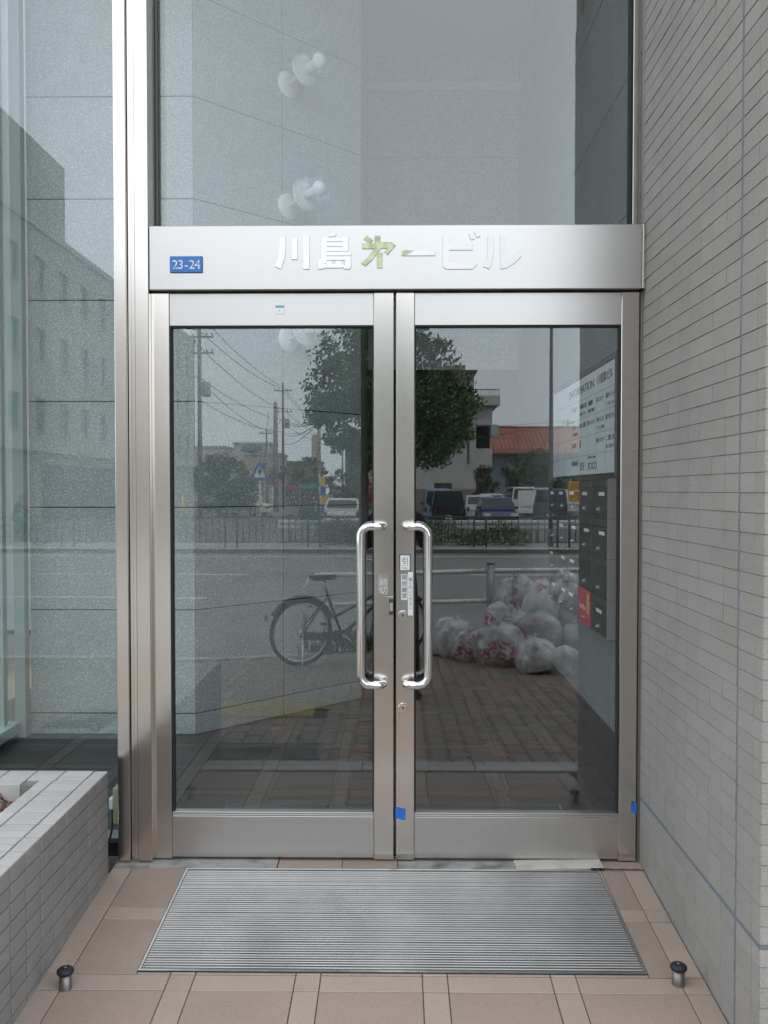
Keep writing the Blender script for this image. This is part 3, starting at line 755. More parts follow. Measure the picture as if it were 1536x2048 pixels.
def slab_wall(name, a, b, zs, us, m, base, thick=.06, z_top=4.88, gap=.006):
    """granite slabs from a to b (plan points, seen from their right-hand side), cut at heights zs and lengths us"""
    a, b = Vector((*a, 0)), Vector((*b, 0)); ln = (b - a).length; ux = (b - a) / ln; nrm = Vector((ux.y, -ux.x, 0))
    F = frame(a, ux, (0, 0, 1))          # local x along wall, y up, z = ux x up
    s = 1 if (F.to_3x3() @ Vector((0, 0, 1))).dot(nrm) > 0 else -1
    back = MB().box(0, ln, 0, z_top, -.2 * s if s > 0 else 0.01, -.008 if s > 0 else .2, F)
    w = struct(back.build(name, m_gap))
    zz = [base] + [z for z in zs if base < z < z_top] + [z_top]; uu = [0] + us + [ln]
    for z0, z1 in zip(zz, zz[1:]):
        for u0, u1 in zip(uu, uu[1:]):
            d0, d1 = (-.006, 0) if s > 0 else (0, .006)
            MB().box(u0 + gap / 2, u1 - gap / 2, z0 + gap / 2, z1 - gap / 2, d0 - .0 * s, d1, F, b=.0018).build('granite_slab', m, w)
    return w
ZS = [.12, .708, 1.287, 1.882, 2.448, 3.011, 3.577, 4.145, 4.71]
A_, B_ = (-1.13, 1.72), (-.231, 2.62)
slab_wall('lobby_wall_front', (-2.07, 1.72), A_, ZS, [], m_granite, .0)
slab_wall('lobby_wall_oblique', A_, B_, ZS, [.443 * 1.41421], m_granite, .0)
B1 = struct(B('lobby_wall_return', m_granite, None, -.33, -.2325, 2.66, 4.1, 0, 4.88))
slab_wall('lobby_wall_back', (-.232, 4.02), (1.0, 4.02), [2.93, 3.50, 4.07, 4.62], [], m_granite, 2.36)
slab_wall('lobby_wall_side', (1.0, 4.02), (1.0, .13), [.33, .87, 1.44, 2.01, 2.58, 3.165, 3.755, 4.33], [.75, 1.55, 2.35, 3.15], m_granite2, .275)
struct(B('side_skirting', m_skirt, None, .994, 1.15, .13, 12, .0, .272))
struct(B('lobby_cornice', m_white, None, -.23, 1.0, 3.98, 4.01, 4.60, 4.66))
struct(B('lobby_ceiling', m_ceil, None, -2.25, 1.2, .13, 4.3, 4.89, 4.92))
struct(B('lobby_wall_end', m_conc, None, 1.005, 1.3, .13, 4.3, -.2, 4.88))
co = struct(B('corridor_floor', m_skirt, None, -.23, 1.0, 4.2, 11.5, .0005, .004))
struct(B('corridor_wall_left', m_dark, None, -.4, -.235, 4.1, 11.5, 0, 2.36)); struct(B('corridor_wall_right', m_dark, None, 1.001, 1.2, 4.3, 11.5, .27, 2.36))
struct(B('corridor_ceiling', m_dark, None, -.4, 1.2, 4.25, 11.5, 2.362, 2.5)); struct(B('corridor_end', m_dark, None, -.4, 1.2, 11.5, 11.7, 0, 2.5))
struct(B('lobby_wall_rear', m_conc, None, -4.2, -.41, 1.93, 2.1, -.1, 4.88)) if False else None
# glazed side of the lobby
gs = thing('side_glazing', 'glazed lobby side frame with twin pale posts far left', 'window frame', (-2.12, 1.6, 0))
gso = -Vector(gs.location)
m_pale = mat('pale_anodised_frame', (.40, .46, .44), .6)
for nm, m, bx in (('post', m_pale, (-2.135, -2.075, 1.655, 1.715, 0, 4.88)), ('post', m_pale, (-2.20, -2.15, 1.55, 1.60, 0, 4.88)), ('glass_pane', m_tint, (-2.149, -2.141, .16, 1.65, .09, 4.88)),
                  ('sill', m_pale, (-2.19, -2.10, .16, 1.65, .03, .089)), ('kick_plate', m_darkmetal, (-2.17, -2.12, .16, 1.65, -.05, .029)), ('post', m_pale, (-2.175, -2.115, .13, .16, 0, 4.88))):
    o = B(nm, m, gs, *bx); o.location = gso
# sconces
m_sc = mat('white_lamp_metal', (.88, .89, .87), .35, coat=.5); m_bulb = mat('opal_bulb', (.93, .94, .92), .2, coat=.6)
def sconce(z, label):
    t = thing('wall_sconce', label, 'wall lamp', (-.659, 2.19, z), group='globe sconces on the lobby wall')
    F = frame((0, 0, 0), (.7071, .7071, 0), (0, 0, 1)) @ Matrix.Rotation(math.pi, 4, 'Y')
    n_ = Vector((.7071, -.7071, 0)); ax = (n_ + Vector((0, 0, .08))).normalized()
    Q = lambda p, d: Matrix.Translation(p) @ Vector((0, 0, 1)).rotation_difference(d).to_matrix().to_4x4()
    MB().lathe([(.078, .001), (.08, .006), (.076, .012), (.03, .016), (.0, .017)], 28, Q((0, 0, 0), n_)).build('back_plate', m_sc, t)
    c = n_ * .165 + Vector((0, 0, .03))
    MB().tube([n_ * .01, n_ * .09 + Vector((0, 0, .02)), c], .011, 10).build('arm', m_sc, t)
    MB().lathe([(.02, -.012), (.06, -.006), (.094, .0), (.096, .005), (.092, .009), (.03, .010), (.0, .010)], 28, Q(c, ax)).build('globe_holder', m_sc, t)
    MB().lathe([(.027, .0), (.027, .075), (.024, .082)], 18, Q(c + ax * .008, ax)).build('lamp_socket', m_sc, t)
    bc = c + ax * .13
    MB().lathe([(.014, -.045), (.024, -.036), (.039, -.02), (.046, .0), (.043, .02), (.029, .037), (.011, .046), (.0, .047)], 20, Q(bc, ax)).build('bulb', m_bulb, t)
    pr = []
    for k in range(15):
        a = math.pi * (.19 + .81 * k / 14); pr.append((max(.0005, math.sin(a) * .135), -math.cos(a) * .135))
    MB().lathe(pr, 36, Q(c + ax * .115, ax)).build('glass_globe', m_globe, t)
for z, lb in ((3.845, 'topmost globe sconce on the granite lobby wall'), (3.11, 'globe sconce on the granite wall just above the header'), (2.305, 'lowest globe sconce, seen through the door glass top')): sconce(z, lb)

# directory board on the side wall
db = thing('directory_board', 'white tenant directory board headed INFORMATION on the lobby side wall', 'sign', (.95, 1.36, 1.71))
dbo = -Vector(db.location)
m_board = mat('white_board', (.86, .885, .89), .35); m_seam = mat('board_seam', (.42, .46, .48), .5)
o = B('panel', m_board, db, .952, .975, .587, 2.14, 1.462, 1.957, b=.001); o.location = dbo
o = B('edge_frame', m_alu, db, .945, .978, .575, .585, 1.445, 1.985); o.location = dbo
o = B('back_frame', m_darkmetal, db, .976, .9935, .575, 2.16, 1.44, 1.98); o.location = dbo
for z in (1.846, 1.751, 1.655, 1.559):
    o = B('row_seam', m_seam, db, .9508, .9521, .59, 2.138, z - .0012, z + .0012); o.location = dbo
for y in (.78, .975, 1.168, 1.365, 1.56, 1.755, 1.95):
    o = B('column_seam', m_seam, db, .9510, .9521, y - .0008, y + .0008, 1.464, 1.8445); o.location = dbo
FB = lambda y, z: frame((.9508, y, z), (0, -1, 0), (0, 0, 1))
m_red = mat('red_print', (.55, .05, .07), .5)
def BT(s_, y, z, size, width=None, m=m_ink):
    o = text('lettering', s_, size, m, db, FB(y, z), 'LEFT', .0003, width); o.location = dbo
BT('INFORMATION', 1.63, 1.880, .058, .60); BT('川島第1ビル', .925, 1.885, .050, .27)
o = B('logo_bar', mat('pale_red_print', (.62, .36, .36), .5), db, .9506, .9520, .94, .955, 1.885, 1.92); o.location = dbo
cells = [(0, 3, '中部電工㈱', '㈱ホクサン'), (0, 2, '大橋税理', '税理士事務所'), (0, 1, '㈲エスオンデー', ''), (0, 0, '㈱カインド', 'コーポレーション'), (0, 4, '第一商会', ''), (1, 3, '㈱たま設備', ''), (1, 2, '㈱アートテクノ', ''), (1, 1, '中央システム', 'サービス㈱'),
         (1, 0, '㈱アルテクト', ''), (1, 4, 'ミヤコ', '事務所'), (2, 3, 'ロ', ''), (2, 1, '㈱ハイメック', ''), (2, 0, '二階 2F', '㈱ユーコンサルティング'), (2, 4, '日本工業', ''), (3, 4, '㈲東海商事', '')]
ystart = [.77, .965, 1.158, 1.355, 1.55]
for r, c, a, b in cells:
    zt = 1.846 - r * .0957
    BT(a, ystart[c], zt - .045, .028, .155 if len(a) > 4 else None)
    if b: BT(b, ystart[c] - .01, zt - .080, .021, .14)
o = B('logo_block', m_red, db, .9505, .9519, 1.325, 1.35, 1.60, 1.64); o.location = dbo
BT('B1F', 1.34, 1.485, .06, .10); BT('ROCO', 1.15, 1.485, .052, .19); BT('PIZZA & CAFE', 1.15, 1.54, .016, .17)

# mailboxes
mbk = thing('mailbox_bank', 'dark bank of lobby mailboxes with dial locks under the directory board', 'mailboxes', (.93, 1.05, .77))
mo = -Vector(mbk.location)
m_mbx = mat('charcoal_enamel', (.022, .024, .024), .35, var=.1, vscale=8); m_mbs = mat('taupe_side_panel', (.30, .285, .25), .5)
m_slot = mat('slot_plate', (.12, .11, .10), .3, .6)
o = B('cabinet', m_mbx, mbk, .872, .993, .352, 1.75, .768, 1.434); o.location = mo
m_knob = mat('dull_dial_metal', (.20, .20, .195), .35, .8)
RH = .1655; CWm = .28
for r in range(4):
    z0 = .77 + r * RH
    sp = B('side_panel', m_mbs, mbk, .862, .993, .344, .351, z0 + .001, z0 + RH - .001); sp.location = mo
    s_ = MB().lathe([(.004, 0), (.004, .002)], 10, Matrix.Translation((.898, .3435, z0 + RH * .5)) @ Matrix.Rotation(math.pi / 2, 4, 'X')).build('screw_hole', m_ink, sp)
    for c in range(5):
        y0 = .352 + c * CWm
        d_ = B('mailbox_door', m_mbx, mbk, .861, .871, y0 + .006, y0 + CWm - .006, z0 + .006, z0 + RH - .04, b=.002); d_.location = mo
        sl = B('slot_plate', m_slot, d_, .8615, .869, y0 + .02, y0 + CWm - .02, z0 + RH - .034, z0 + RH - .008, b=.001)
        q = MB().lathe([(.014, 0), (.014, .003), (.010, .005), (.009, .014), (.0, .015)], 18, Matrix.Translation((.861, y0 + CWm * .5, z0 + .035)) @ Matrix.Rotation(-math.pi / 2, 4, 'Y')).build('dial_knob', m_knob, d_)
        if (r, c) not in ((1, 1), (0, 1), (1, 0), (2, 4)):
            yy = y0 + CWm * .5 + random.uniform(-.05, .05)
            B('name_label', m_paper, d_, .8598, .8609, yy - .05, yy + .05, z0 + .095, z0 + .110)
fl = thing('flyer', 'red flyer stuck on the mailbox doors', 'flyer', (.858, .77, .86))
B('sheet', mat('red_paper', (.62, .04, .08), .5), fl, -.0005, .0015, -.13, .12, -.085, .075)
MB().box(-.0012, -.0006, -.10, -.055, -.03, .06).build('picture', mat('gold_print', (.65, .45, .12), .5), fl)
me_o = text('lettering', 'Lunch & Dinner', .03, m_paper, fl, frame((-.001, .10, -.02), (0, -1, 0), (0, 0, 1)), 'LEFT', .0003, .13)

# ================================================================== the street behind the camera, seen in the glass
def at(px, L, z=0.):
    """plan position of something seen mirrored at picture column px, L metres of sight line away"""
    x = (px - 792) / FPX * L
    return (x, -(L - DIST), z)

# ---- guard rail of white pipe along the near kerb
m_pipe = mat('scuffed_white_pipe', (.70, .71, .71), .45, var=.12, vscale=9, dirt=(.2, .17, .14), dscale=7, damt=.7)
m_postg = mat('grey_galvanised_post', (.30, .31, .31), .5, .4, var=.15, vscale=9)
rail = thing('pipe_guard_rail', 'white two-pipe guard rail with grey post along the near kerb', 'guard rail', (.3, -7.9, -.53))
ra, rb = Vector((-1.12, -7.62, 0)), Vector((6.4, -9.0, 0)); ro = -Vector(rail.location)
def rp(t, z): p = ra.lerp(rb, t); return Vector((p.x, p.y, z))
tdir = (rb - ra).normalized()
pts = [rp(.0, -.56), rp(.0, .14)]
for k in range(1, 7):
    a = k / 6 * math.pi / 2; pts.append(ra + tdir * (.2 * (1 - math.cos(a))) + Vector((0, 0, .14 + .2 * math.sin(a))))
pts += [rp(.12, .34), rp(.31, .36), rp(.6, .35), rp(1, .34)]
o = MB().tube(pts, .030, 10).build('top_pipe', m_pipe, rail); o.location = ro
o = MB().tube([rp(.0, -.03), rp(.31, -.02), rp(1, -.04)], .030, 10).build('lower_pipe', m_pipe, rail); o.location = ro
for t in (.308, .62, .93):
    p = rp(t, 0); o = MB().tube([(p.x, p.y + .05, -.75), (p.x, p.y + .05, .45)], .052, 12).lathe([(.056, .45), (.056, .475), (.03, .485), (0, .486)], 12, Matrix.Translation((p.x, p.y + .05, 0))).build('post', m_postg, rail); o.location = ro

# ---- bicycle
m_frame = mat('dark_grey_bicycle_paint', (.10, .105, .11), .3, .4); m_tyre = mat('tyre_rubber', (.025, .025, .025), .8); m_seat = mat('black_saddle', (.02, .02, .02), .5)
def bicycle(label, loc, rz):
    """city bicycle, rear axle at the origin, pointing to +x"""
    b = thing('bicycle', label, 'bicycle', loc, rz)
    R, WB = .33, 1.10
    def ring(r, rr, cx, seg=36): return MB().tube([(cx + r * math.cos(2 * math.pi * k / seg), 0, R + r * math.sin(2 * math.pi * k / seg)) for k in range(seg)], rr, 6, True)
    for cx in (0, WB):
        w = ring(R - .018, .018, cx).build('tyre', m_tyre, b)
        ring(R - .042, .011, cx).build('rim', m_chrome, w)
        sp = MB()
        for k in range(18):
            a = k * math.pi / 9 + .1; sp.tube([(cx + .03 * math.cos(a + .9), .02 * (-1) ** k, R + .03 * math.sin(a + .9)), (cx + (R - .04) * math.cos(a), 0, R + (R - .04) * math.sin(a))], .0018, 4)
        sp.build('spokes', m_chrome, w)
        MB().tube([(cx, -.05, R), (cx, .05, R)], .024, 10).build('hub', m_chrome, w)
        a0, a1 = (.35, 2.6) if cx == 0 else (.75, 2.4)
        MB().tube([(cx + (R + .02) * math.cos(a0 + (a1 - a0) * k / 14), 0, R + (R + .02) * math.sin(a0 + (a1 - a0) * k / 14)) for k in range(15)], .022, 6).build('mudguard', m_frame, b)
    bb, st, hd_ = Vector((.44, 0, .27)), Vector((.27, 0, .72)), Vector((.93, 0, .80))
    f = MB()
    f.tube([bb, st], .016, 8).tube([bb + Vector((.02, 0, .02)), Vector((.90, 0, .62))], .019, 8).tube([bb + Vector((-.06, 0, .2)), Vector((.90, 0, .70))], .015, 8)
    for s_ in (-1, 1): f.tube([(0, .055 * s_, R), bb], .010, 6).tube([(0, .055 * s_, R), st + Vector((.01, 0, -.06))], .009, 6)
    f.tube([Vector((.875, 0, .60)), hd_], .019, 8)
    f.build('frame', m_frame, b)
    fk = MB()
    for s_ in (-1, 1): fk.tube([(WB, .05 * s_, R), (WB - .06, .05 * s_, .55), (.87, .01 * s_, .63)], .011, 6)
    fk.build('fork', m_frame, b)
    MB().tube([st, (.245, 0, .84)], .013, 8).build('seat_post', m_chrome, b)
    sd_ = MB(); n = 8
    for k in range(n): pass
    sd_.prism([(-.13, .0), (-.12, .09), (-.06, .105), (.0, .06), (.13, .018), (.14, 0), (.13, -.018), (.0, -.06), (-.06, -.105), (-.12, -.09)], .84, .885, 'z', Matrix.Translation((.24, 0, 0)))
    sd_.build('saddle', m_seat, b)
    hb = [(.72, -.27, .98), (.82, -.26, 1.0), (.90, -.14, .99), (.915, 0, .93), (.90, .14, .99), (.82, .26, 1.0), (.72, .27, .98)]
    MB().tube(hb, .012, 8).tube([hd_, (.915, 0, .93)], .014, 8).build('handlebar', m_chrome, b)
    for s_ in (0, -1): MB().tube([hb[s_], Vector(hb[s_]).lerp(Vector(hb[1 if s_ == 0 else -2]), 1)], .017, 8).build('grip', m_seat, b)
    MB().prism([(-.05, .30), (.50, .335), (.53, .27), (.50, .205), (.02, .26)], .03, .045, 'y').build('chain_case', m_frame, b)
    MB().tube([(.44, -.07, .27), (.44, .07, .27)], .018, 8).tube([(.44, .065, .27), (.56, .07, .16)], .009, 6).tube([(.44, -.065, .27), (.32, -.07, .38)], .009, 6).build('crank', m_chrome, b)
    MB().box(.52, .61, .07, .15, .148, .168).build('pedal', m_black, b); MB().box(.27, .36, -.15, -.07, .372, .392).build('pedal', m_black, b)
    MB().tube([(.0, .06, .33), (-.06, .16, .02), (-.02, .17, .004)], .009, 6).build('kick_stand', m_chrome, b)
    MB().tube([(.02, -.05, .36), (-.1, -.06, .66), (-.28, -.06, .68), (-.28, .06, .68), (-.1, .06, .66), (.02, .05, .36)], .006, 6).build('rear_carrier', m_chrome, b) if False else None
    MB().lathe([(.0, 0), (.035, .01), (.04, .04), (.03, .06)], 14, Matrix.Translation((1.0, 0, .80)) @ Matrix.Rotation(math.pi / 2, 4, 'Y')).build('headlamp', m_chrome, b)
    MB().box(-.375, -.355, -.025, .025, .47, .53).build('rear_reflector', mat('red_reflector', (.4, .02, .02), .2), b)
    return b
bicycle('grey city bicycle parked by the white guard rail', (-.93, -5.42, zg(5.45)), math.radians(-28))

# ---- weeds at the kerb
m_weed = mat('weed_green', (.09, .16, .04), .8, rnd=.3)
wd = MB()
for (cx, cyy, n_, s_) in ((-.55, -6.6, 90, .35), (-.25, -6.9, 70, .3), (.5, -7.6, 26, .16), (-.9, -6.5, 30, .2)):
    for k in range(n_):
        x, y = cx + random.gauss(0, s_ * .45), cyy + random.gauss(0, s_ * .2); h = random.uniform(.06, .28) * (s_ / .3); a = random.uniform(0, 6.28); l_ = random.uniform(.02, .1)
        z = zg(-y) - .02; q = Vector((math.cos(a), math.sin(a), 0)); r = Vector((-q.y, q.x, 0)) * .012
        p0, p1, p2 = Vector((x, y, z)), Vector((x, y, z + h * .7)) + q * l_ * .5, Vector((x, y, z + h)) + q * l_
        wd.add([p0 - r * .5, p0 + r * .5, p1 + r, p1 - r, p2], [(0, 1, 2, 3), (3, 2, 4)])
o = stuff(wd.build('weeds', m_weed)); tag(o, 'weeds growing along the near kerb by the guard rail', 'weeds')

# ---- rubbish bags
def bag_mat(name, tone, red, seed):
    m, n, l, p = _nodes(name)
    tc = n.new('ShaderNodeTexCoord'); mp = n.new('ShaderNodeMapping'); mp.inputs['Location'].default_value = (seed * 3.1, seed * 1.7, seed)
    l.new(tc.outputs['Object'], mp.inputs[0])
    def noi(s, d=3):
        t = n.new('ShaderNodeTexNoise'); t.inputs['Scale'].default_value = s; t.inputs['Detail'].default_value = d; l.new(mp.outputs[0], t.inputs['Vector']); return t
    rp_ = n.new('ShaderNodeValToRGB'); e = rp_.color_ramp.elements
    e[0].position = .30; e[0].color = (tone * .35, tone * .34, tone * .33, 1); e[1].position = .62; e[1].color = (tone, tone, tone * 1.02, 1)
    x = e.new(.44); x.color = (tone * .75, tone * .72, tone * .70, 1)
    l.new(noi(7, 5).outputs['Fac'], rp_.inputs[0])
    wv = n.new('ShaderNodeTexNoise'); wv.inputs['Scale'].default_value = 30; wv.inputs['Detail'].default_value = 1; l.new(mp.outputs[0], wv.inputs['Vector'])
    st_ = n.new('ShaderNodeMath'); st_.operation = 'GREATER_THAN'; st_.inputs[1].default_value = .52; l.new(wv.outputs['Fac'], st_.inputs[0])
    zone = n.new('ShaderNodeMapRange'); zone.inputs[1].default_value = .565; zone.inputs[2].default_value = .60; l.new(noi(3.2, 0).outputs['Fac'], zone.inputs[0])
    mu_ = n.new('ShaderNodeMath'); mu_.operation = 'MULTIPLY'; l.new(st_.outputs[0], mu_.inputs[0]); l.new(zone.outputs[0], mu_.inputs[1])
    m2 = n.new('ShaderNodeMath'); m2.operation = 'MULTIPLY'; m2.inputs[1].default_value = red; l.new(mu_.outputs[0], m2.inputs[0])
    mx = n.new('ShaderNodeMix'); mx.data_type = 'RGBA'; mx.inputs[7].default_value = (.55, .03, .07, 1); l.new(m2.outputs[0], mx.inputs[0]); l.new(rp_.outputs[0], mx.inputs[6])
    l.new(mx.outputs[2], p.inputs['Base Color']); p.inputs['Roughness'].default_value = .14; p.inputs['Specular IOR Level'].default_value = .8; p.inputs['Coat Weight'].default_value = .6; p.inputs['Coat Roughness'].default_value = .05
    b = n.new('ShaderNodeBump'); b.inputs['Strength'].default_value = .8; b.inputs['Distance'].default_value = .018; rg_ = n.new('ShaderNodeMath'); rg_.operation = 'PINGPONG'; rg_.inputs[1].default_value = .09; l.new(noi(8, 4).outputs['Fac'], rg_.inputs[0]); sc_ = n.new('ShaderNodeMath'); sc_.operation = 'MULTIPLY'; sc_.inputs[1].default_value = 6; l.new(rg_.outputs[0], sc_.inputs[0]); l.new(sc_.outputs[0], b.inputs['Height']); l.new(b.outputs[0], p.inputs['Normal'])
    return m
m_bags = [bag_mat('rubbish_bag_%s' % nm, t, r, i) for i, (nm, t, r) in enumerate((('white', .95, .25), ('clear', .80, .9), ('printed', .88, 1.0), ('grey', .66, .5)))]
def bag(label, x, d, w, h, z, kind, tilt=0, seed=0, knot=True):
    t = thing('rubbish_bag', label, 'rubbish bag', (x, -d, z), seed * 1.3, 'rubbish bags heaped by the guard rail')
    bm = bmesh.new(); bmesh.ops.create_icosphere(bm, subdivisions=4, radius=1)
    for v in bm.verts:
        c = v.co.copy(); a = math.atan2(c.y, c.x)
        k = 1 + .16 * noise.noise(c * 1.6 + Vector((seed * 5, 0, 0))) + .07 * noise.noise(c * 4.5 + Vector((0, seed * 3, 0)))
        # pleats drawn up to the knot
        up = max(0, c.z); k *= 1 + .05 * up * math.sin(a * 9 + seed) + .025 * noise.noise(c * 10 + Vector((seed, 0, 0)))
        zz = c.z * k
        if zz < -.6: zz = -.6 - (zz + .6) * .12
        neck = max(0, (c.z - .8) / .2)
        rr = k * (1 - .75 * neck)
        v.co = Vector((c.x * rr * w / 2, c.y * rr * w / 2 * .9, (zz + .62) * h / 1.55))
    me = bpy.data.meshes.new('sack'); bm.to_mesh(me); bm.free(); me.materials.append(m_bags[kind])
    me.polygons.foreach_set('use_smooth', [True] * len(me.polygons))
    o = put('sack', me, t); o.rotation_euler = (tilt, tilt * .6, 0)
    if knot:
        kn = MB()
        for k in range(7):
            a = k * .9 + seed; kn.tube([(0, 0, h * .93), (.015 * math.cos(a), .015 * math.sin(a), h * 1.0), (.05 * math.cos(a) * (1 + .3 * math.sin(seed + k)), .05 * math.sin(a), h * 1.0 + random.uniform(.0, .07))], [.018, .012, .003], 5)
        q = kn.build('knotted_neck', m_bags[kind], t); q.rotation_euler = (tilt, tilt * .6, 0)
    return t
G = lambda d: zg(d) - .005
bag('wide rubbish bag at the far left end of the heap', .60, 6.3, .56, .40, G(6.3), 0, .1, 1)
bag('small red printed bag in front of the far left bag', .76, 5.95, .36, .32, G(5.95), 2, .2, 2)
bag('large crumpled clear bag in the front row', 1.06, 5.55, .58, .42, G(5.55), 1, .12, 3)
bag('slumped white bag with long tail, nearest the doors', 1.33, 5.0, .42, .32, G(5.0), 0, .25, 4)
bag('small white bag tail against the front white bag', 1.58, 5.02, .34, .26, G(5.02), 0, -.3, 5, False)
bag('round pinkish bag on the second tier left', 1.05, 6.1, .38, .34, G(6.1) + .27, 2, .3, 6)
bag('big round tied bag high on the heap', 1.36, 6.75, .48, .42, G(6.75) + .42, 1, .1, 7)
bag('printed bag at the back top of the heap', 1.62, 7.05, .34, .34, G(7.05) + .46, 2, -.2, 8)
bag('white bag in the middle of the heap', 1.55, 6.2, .40, .38, G(6.2) + .33, 0, .2, 9)
bag('grey bag in the heap above the white front bag', 1.45, 5.7, .50, .42, G(5.7) + .12, 3, -.2, 10)
bag('printed bag leaning at the right of the heap', 1.90, 6.3, .46, .52, G(6.3) + .25, 2, .15, 11)
bag('bluish bag at the upper right of the heap', 1.95, 6.9, .46, .42, G(6.9) + .38, 3, .1, 12)
bag('clear bag between the two front rows', 1.25, 6.0, .42, .36, G(6.0) + .15, 1, -.1, 13)
bag('dark bag low at the right of the heap', 1.88, 5.7, .46, .40, G(5.7), 3, .1, 14)
bag('grey bag peeking over the back of the heap', 2.05, 7.5, .4, .4, G(7.3) + .46, 3, 0, 15)
bag('bag holding up the back of the heap', 1.5, 6.7, .60, .52, G(6.7), 1, 0, 16)
bag('bag wedged at the back by the guard post', 1.95, 6.9, .60, .5, G(6.9), 0, 0, 17)

# ---- far pedestrian fence panels
m_fence = mat('brown_steel_fence', (.085, .07, .055), .5, .3)
def fence_panel(x, label):
    t = thing('fence_panel', label, 'fence', (x, -25.0, ZFAR), group='brown fence panels along the far kerb')
    for xx in (-1.12, 1.12): MB().tube([(xx, 0, 0), (xx, 0, .97)], .03, 8).build('post', m_fence, t)
    MB().tube([(-1.25, 0, .965), (1.25, 0, .965)], .026, 8).build('top_rail', m_fence, t)
    MB().tube([(-1.25, 0, .17), (1.25, 0, .17)], .018, 6).build('bottom_rail', m_fence, t)
    me = MB().tube([(0, 0, .17), (0, 0, .965)], .017, 6).mesh('bar', m_fence)
    for k in range(12): put('bar', me, t, (-1.14 + .2073 * k, 0, 0))
    return t
fx = [-17.0 + 2.62 * k for k in range(11)]
fp0 = fence_panel(fx[0], 'brown barred fence panel, leftmost along the far kerb')
for k in range(1, 11):
    c = copy_tree(fp0); c.location.x = fx[k]; c['label'] = 'brown barred fence panel, %s from the left along the far kerb' % ('first second third fourth fifth sixth seventh eighth ninth tenth eleventh'.split()[k])

# ---- hedge, guard beam, trees
def leaves(mb, c, rad, n, size, squash=1., flat=.5, rng=random):
    for _ in range(n):
        while True:
            v = Vector((rng.uniform(-1, 1), rng.uniform(-1, 1), rng.uniform(-1, 1)))
            if .25 < v.length < 1: break
        v = v * (.55 + .45 * rng.random()) if v.length < .6 else v
        p = Vector(c) + Vector((v.x * rad[0], v.y * rad[1], v.z * rad[2]))
        a = Vector((rng.gauss(0, 1), rng.gauss(0, 1), rng.gauss(0, 1))).normalized(); b = a.orthogonal().normalized(); s = size * rng.uniform(.6, 1.3)
        q = a.cross(b)
        mb.add([p - b * s, p - q * s * .55 + b * s * .1, p + b * s, p + q * s * .55 + b * s * .1], [(0, 1, 2, 3)])
m_leafd = mat('ginkgo_leaf', (.07, .13, .035), .6, rnd=.45, var=.3, vscale=.8)
m_leafm = mat('hedge_leaf', (.07, .125, .035), .6, rnd=.45, var=.3, vscale=2)
m_leafo = mat('dull_shrub_leaf', (.075, .11, .045), .7, rnd=.4, var=.3, vscale=1)
m_bark = mat('bark', (.10, .085, .07), .9, var=.3, vscale=10, bump=1, bscale=40)
hedge = MB(); rg = random.Random(3)
for k in range(34):
    x = -2.4 + k * .2; hh = .42 + .12 * math.sin(k * .7) + (.18 if k < 22 else 0)
    leaves(hedge, (x, -26.2 + rg.uniform(-.2, .2), ZFAR + hh * .6), (.32, .42, hh), 120, .055, rng=rg)
hd2 = hedge.build('ivy_hedge', m_leafm); tag(hd2, 'ivy hedge tumbling over behind the far fence', 'hedge')
gb = thing('crash_barrier', 'white corrugated crash barrier before the parked cars', 'barrier', (0, -27.2, ZFAR))
m_barr = mat('pale_barrier_steel', (.55, .56, .56), .5, .2, var=.1, vscale=2)
pf = [(.0, .45), (.05, .50), (.05, .56), (.0, .60), (.0, .64), (.05, .68), (.05, .74), (.0, .79), (-.02, .79), (-.02, .45)]
o = MB().prism([(y, z) for y, z in pf], -4.0, 9.5, 'x').build('beam', m_barr, gb)
for k in range(7): MB().tube([(-3.6 + k * 2.1, -.1, 0), (-3.6 + k * 2.1, -.1, .8)], .05, 8).build('post', m_postg, gb)

def tree(label, loc, height, crown, trunk_r, m, leaf, n_per, name='tree', seed=1, first=2.2):
    t = thing(name, label, 'tree', loc); rg = random.Random(seed)
    tr = MB(); top = Vector((rg.uniform(-.2, .2), rg.uniform(-.2, .2), height * .82))
    tr.tube([(0, 0, -.2), (0, 0, height * .15), (top.x * .4, top.y * .4, height * .45), top], [trunk_r * 1.25, trunk_r, trunk_r * .7, trunk_r * .15], 10)
    for k, (c, r) in enumerate(crown):
        z0 = min(max(first * .8, c[2] - .8), height * .7); f = z0 / (height * .82)
        b0 = Vector((top.x * f * .8, top.y * f * .8, z0)); c = Vector(c)
        tr.tube([b0, b0.lerp(c, .5) + Vector((0, 0, .15)), c], [trunk_r * .35, trunk_r * .22, trunk_r * .08], 6)
    tr.build('trunk', m_bark, t)
    cr = MB()
    for c, r in crown:
        n = int(n_per * r[0] * r[1] * 2)
        # tufts, so that the outline is ragged and light shows between them
        for q in range(max(5, n // 26)):
            while True:
                v = Vector((rg.uniform(-1, 1), rg.uniform(-1, 1), rg.uniform(-1, 1)))
                if v.length < 1: break
            v *= (.6 + .4 * rg.random()) / max(.35, v.length) if rg.random() < .7 else 1
            p = (c[0] + v.x * r[0], c[1] + v.y * r[1], c[2] + v.z * r[2]); s = rg.uniform(.2, .42) * min(1, r[0])
            leaves(cr, p, (s, s, s * .8), 28, leaf, rng=rg)
    cr.build('crown', m, t, fix=False)
    return t
gx_, gy_ = -1.05, -25.9
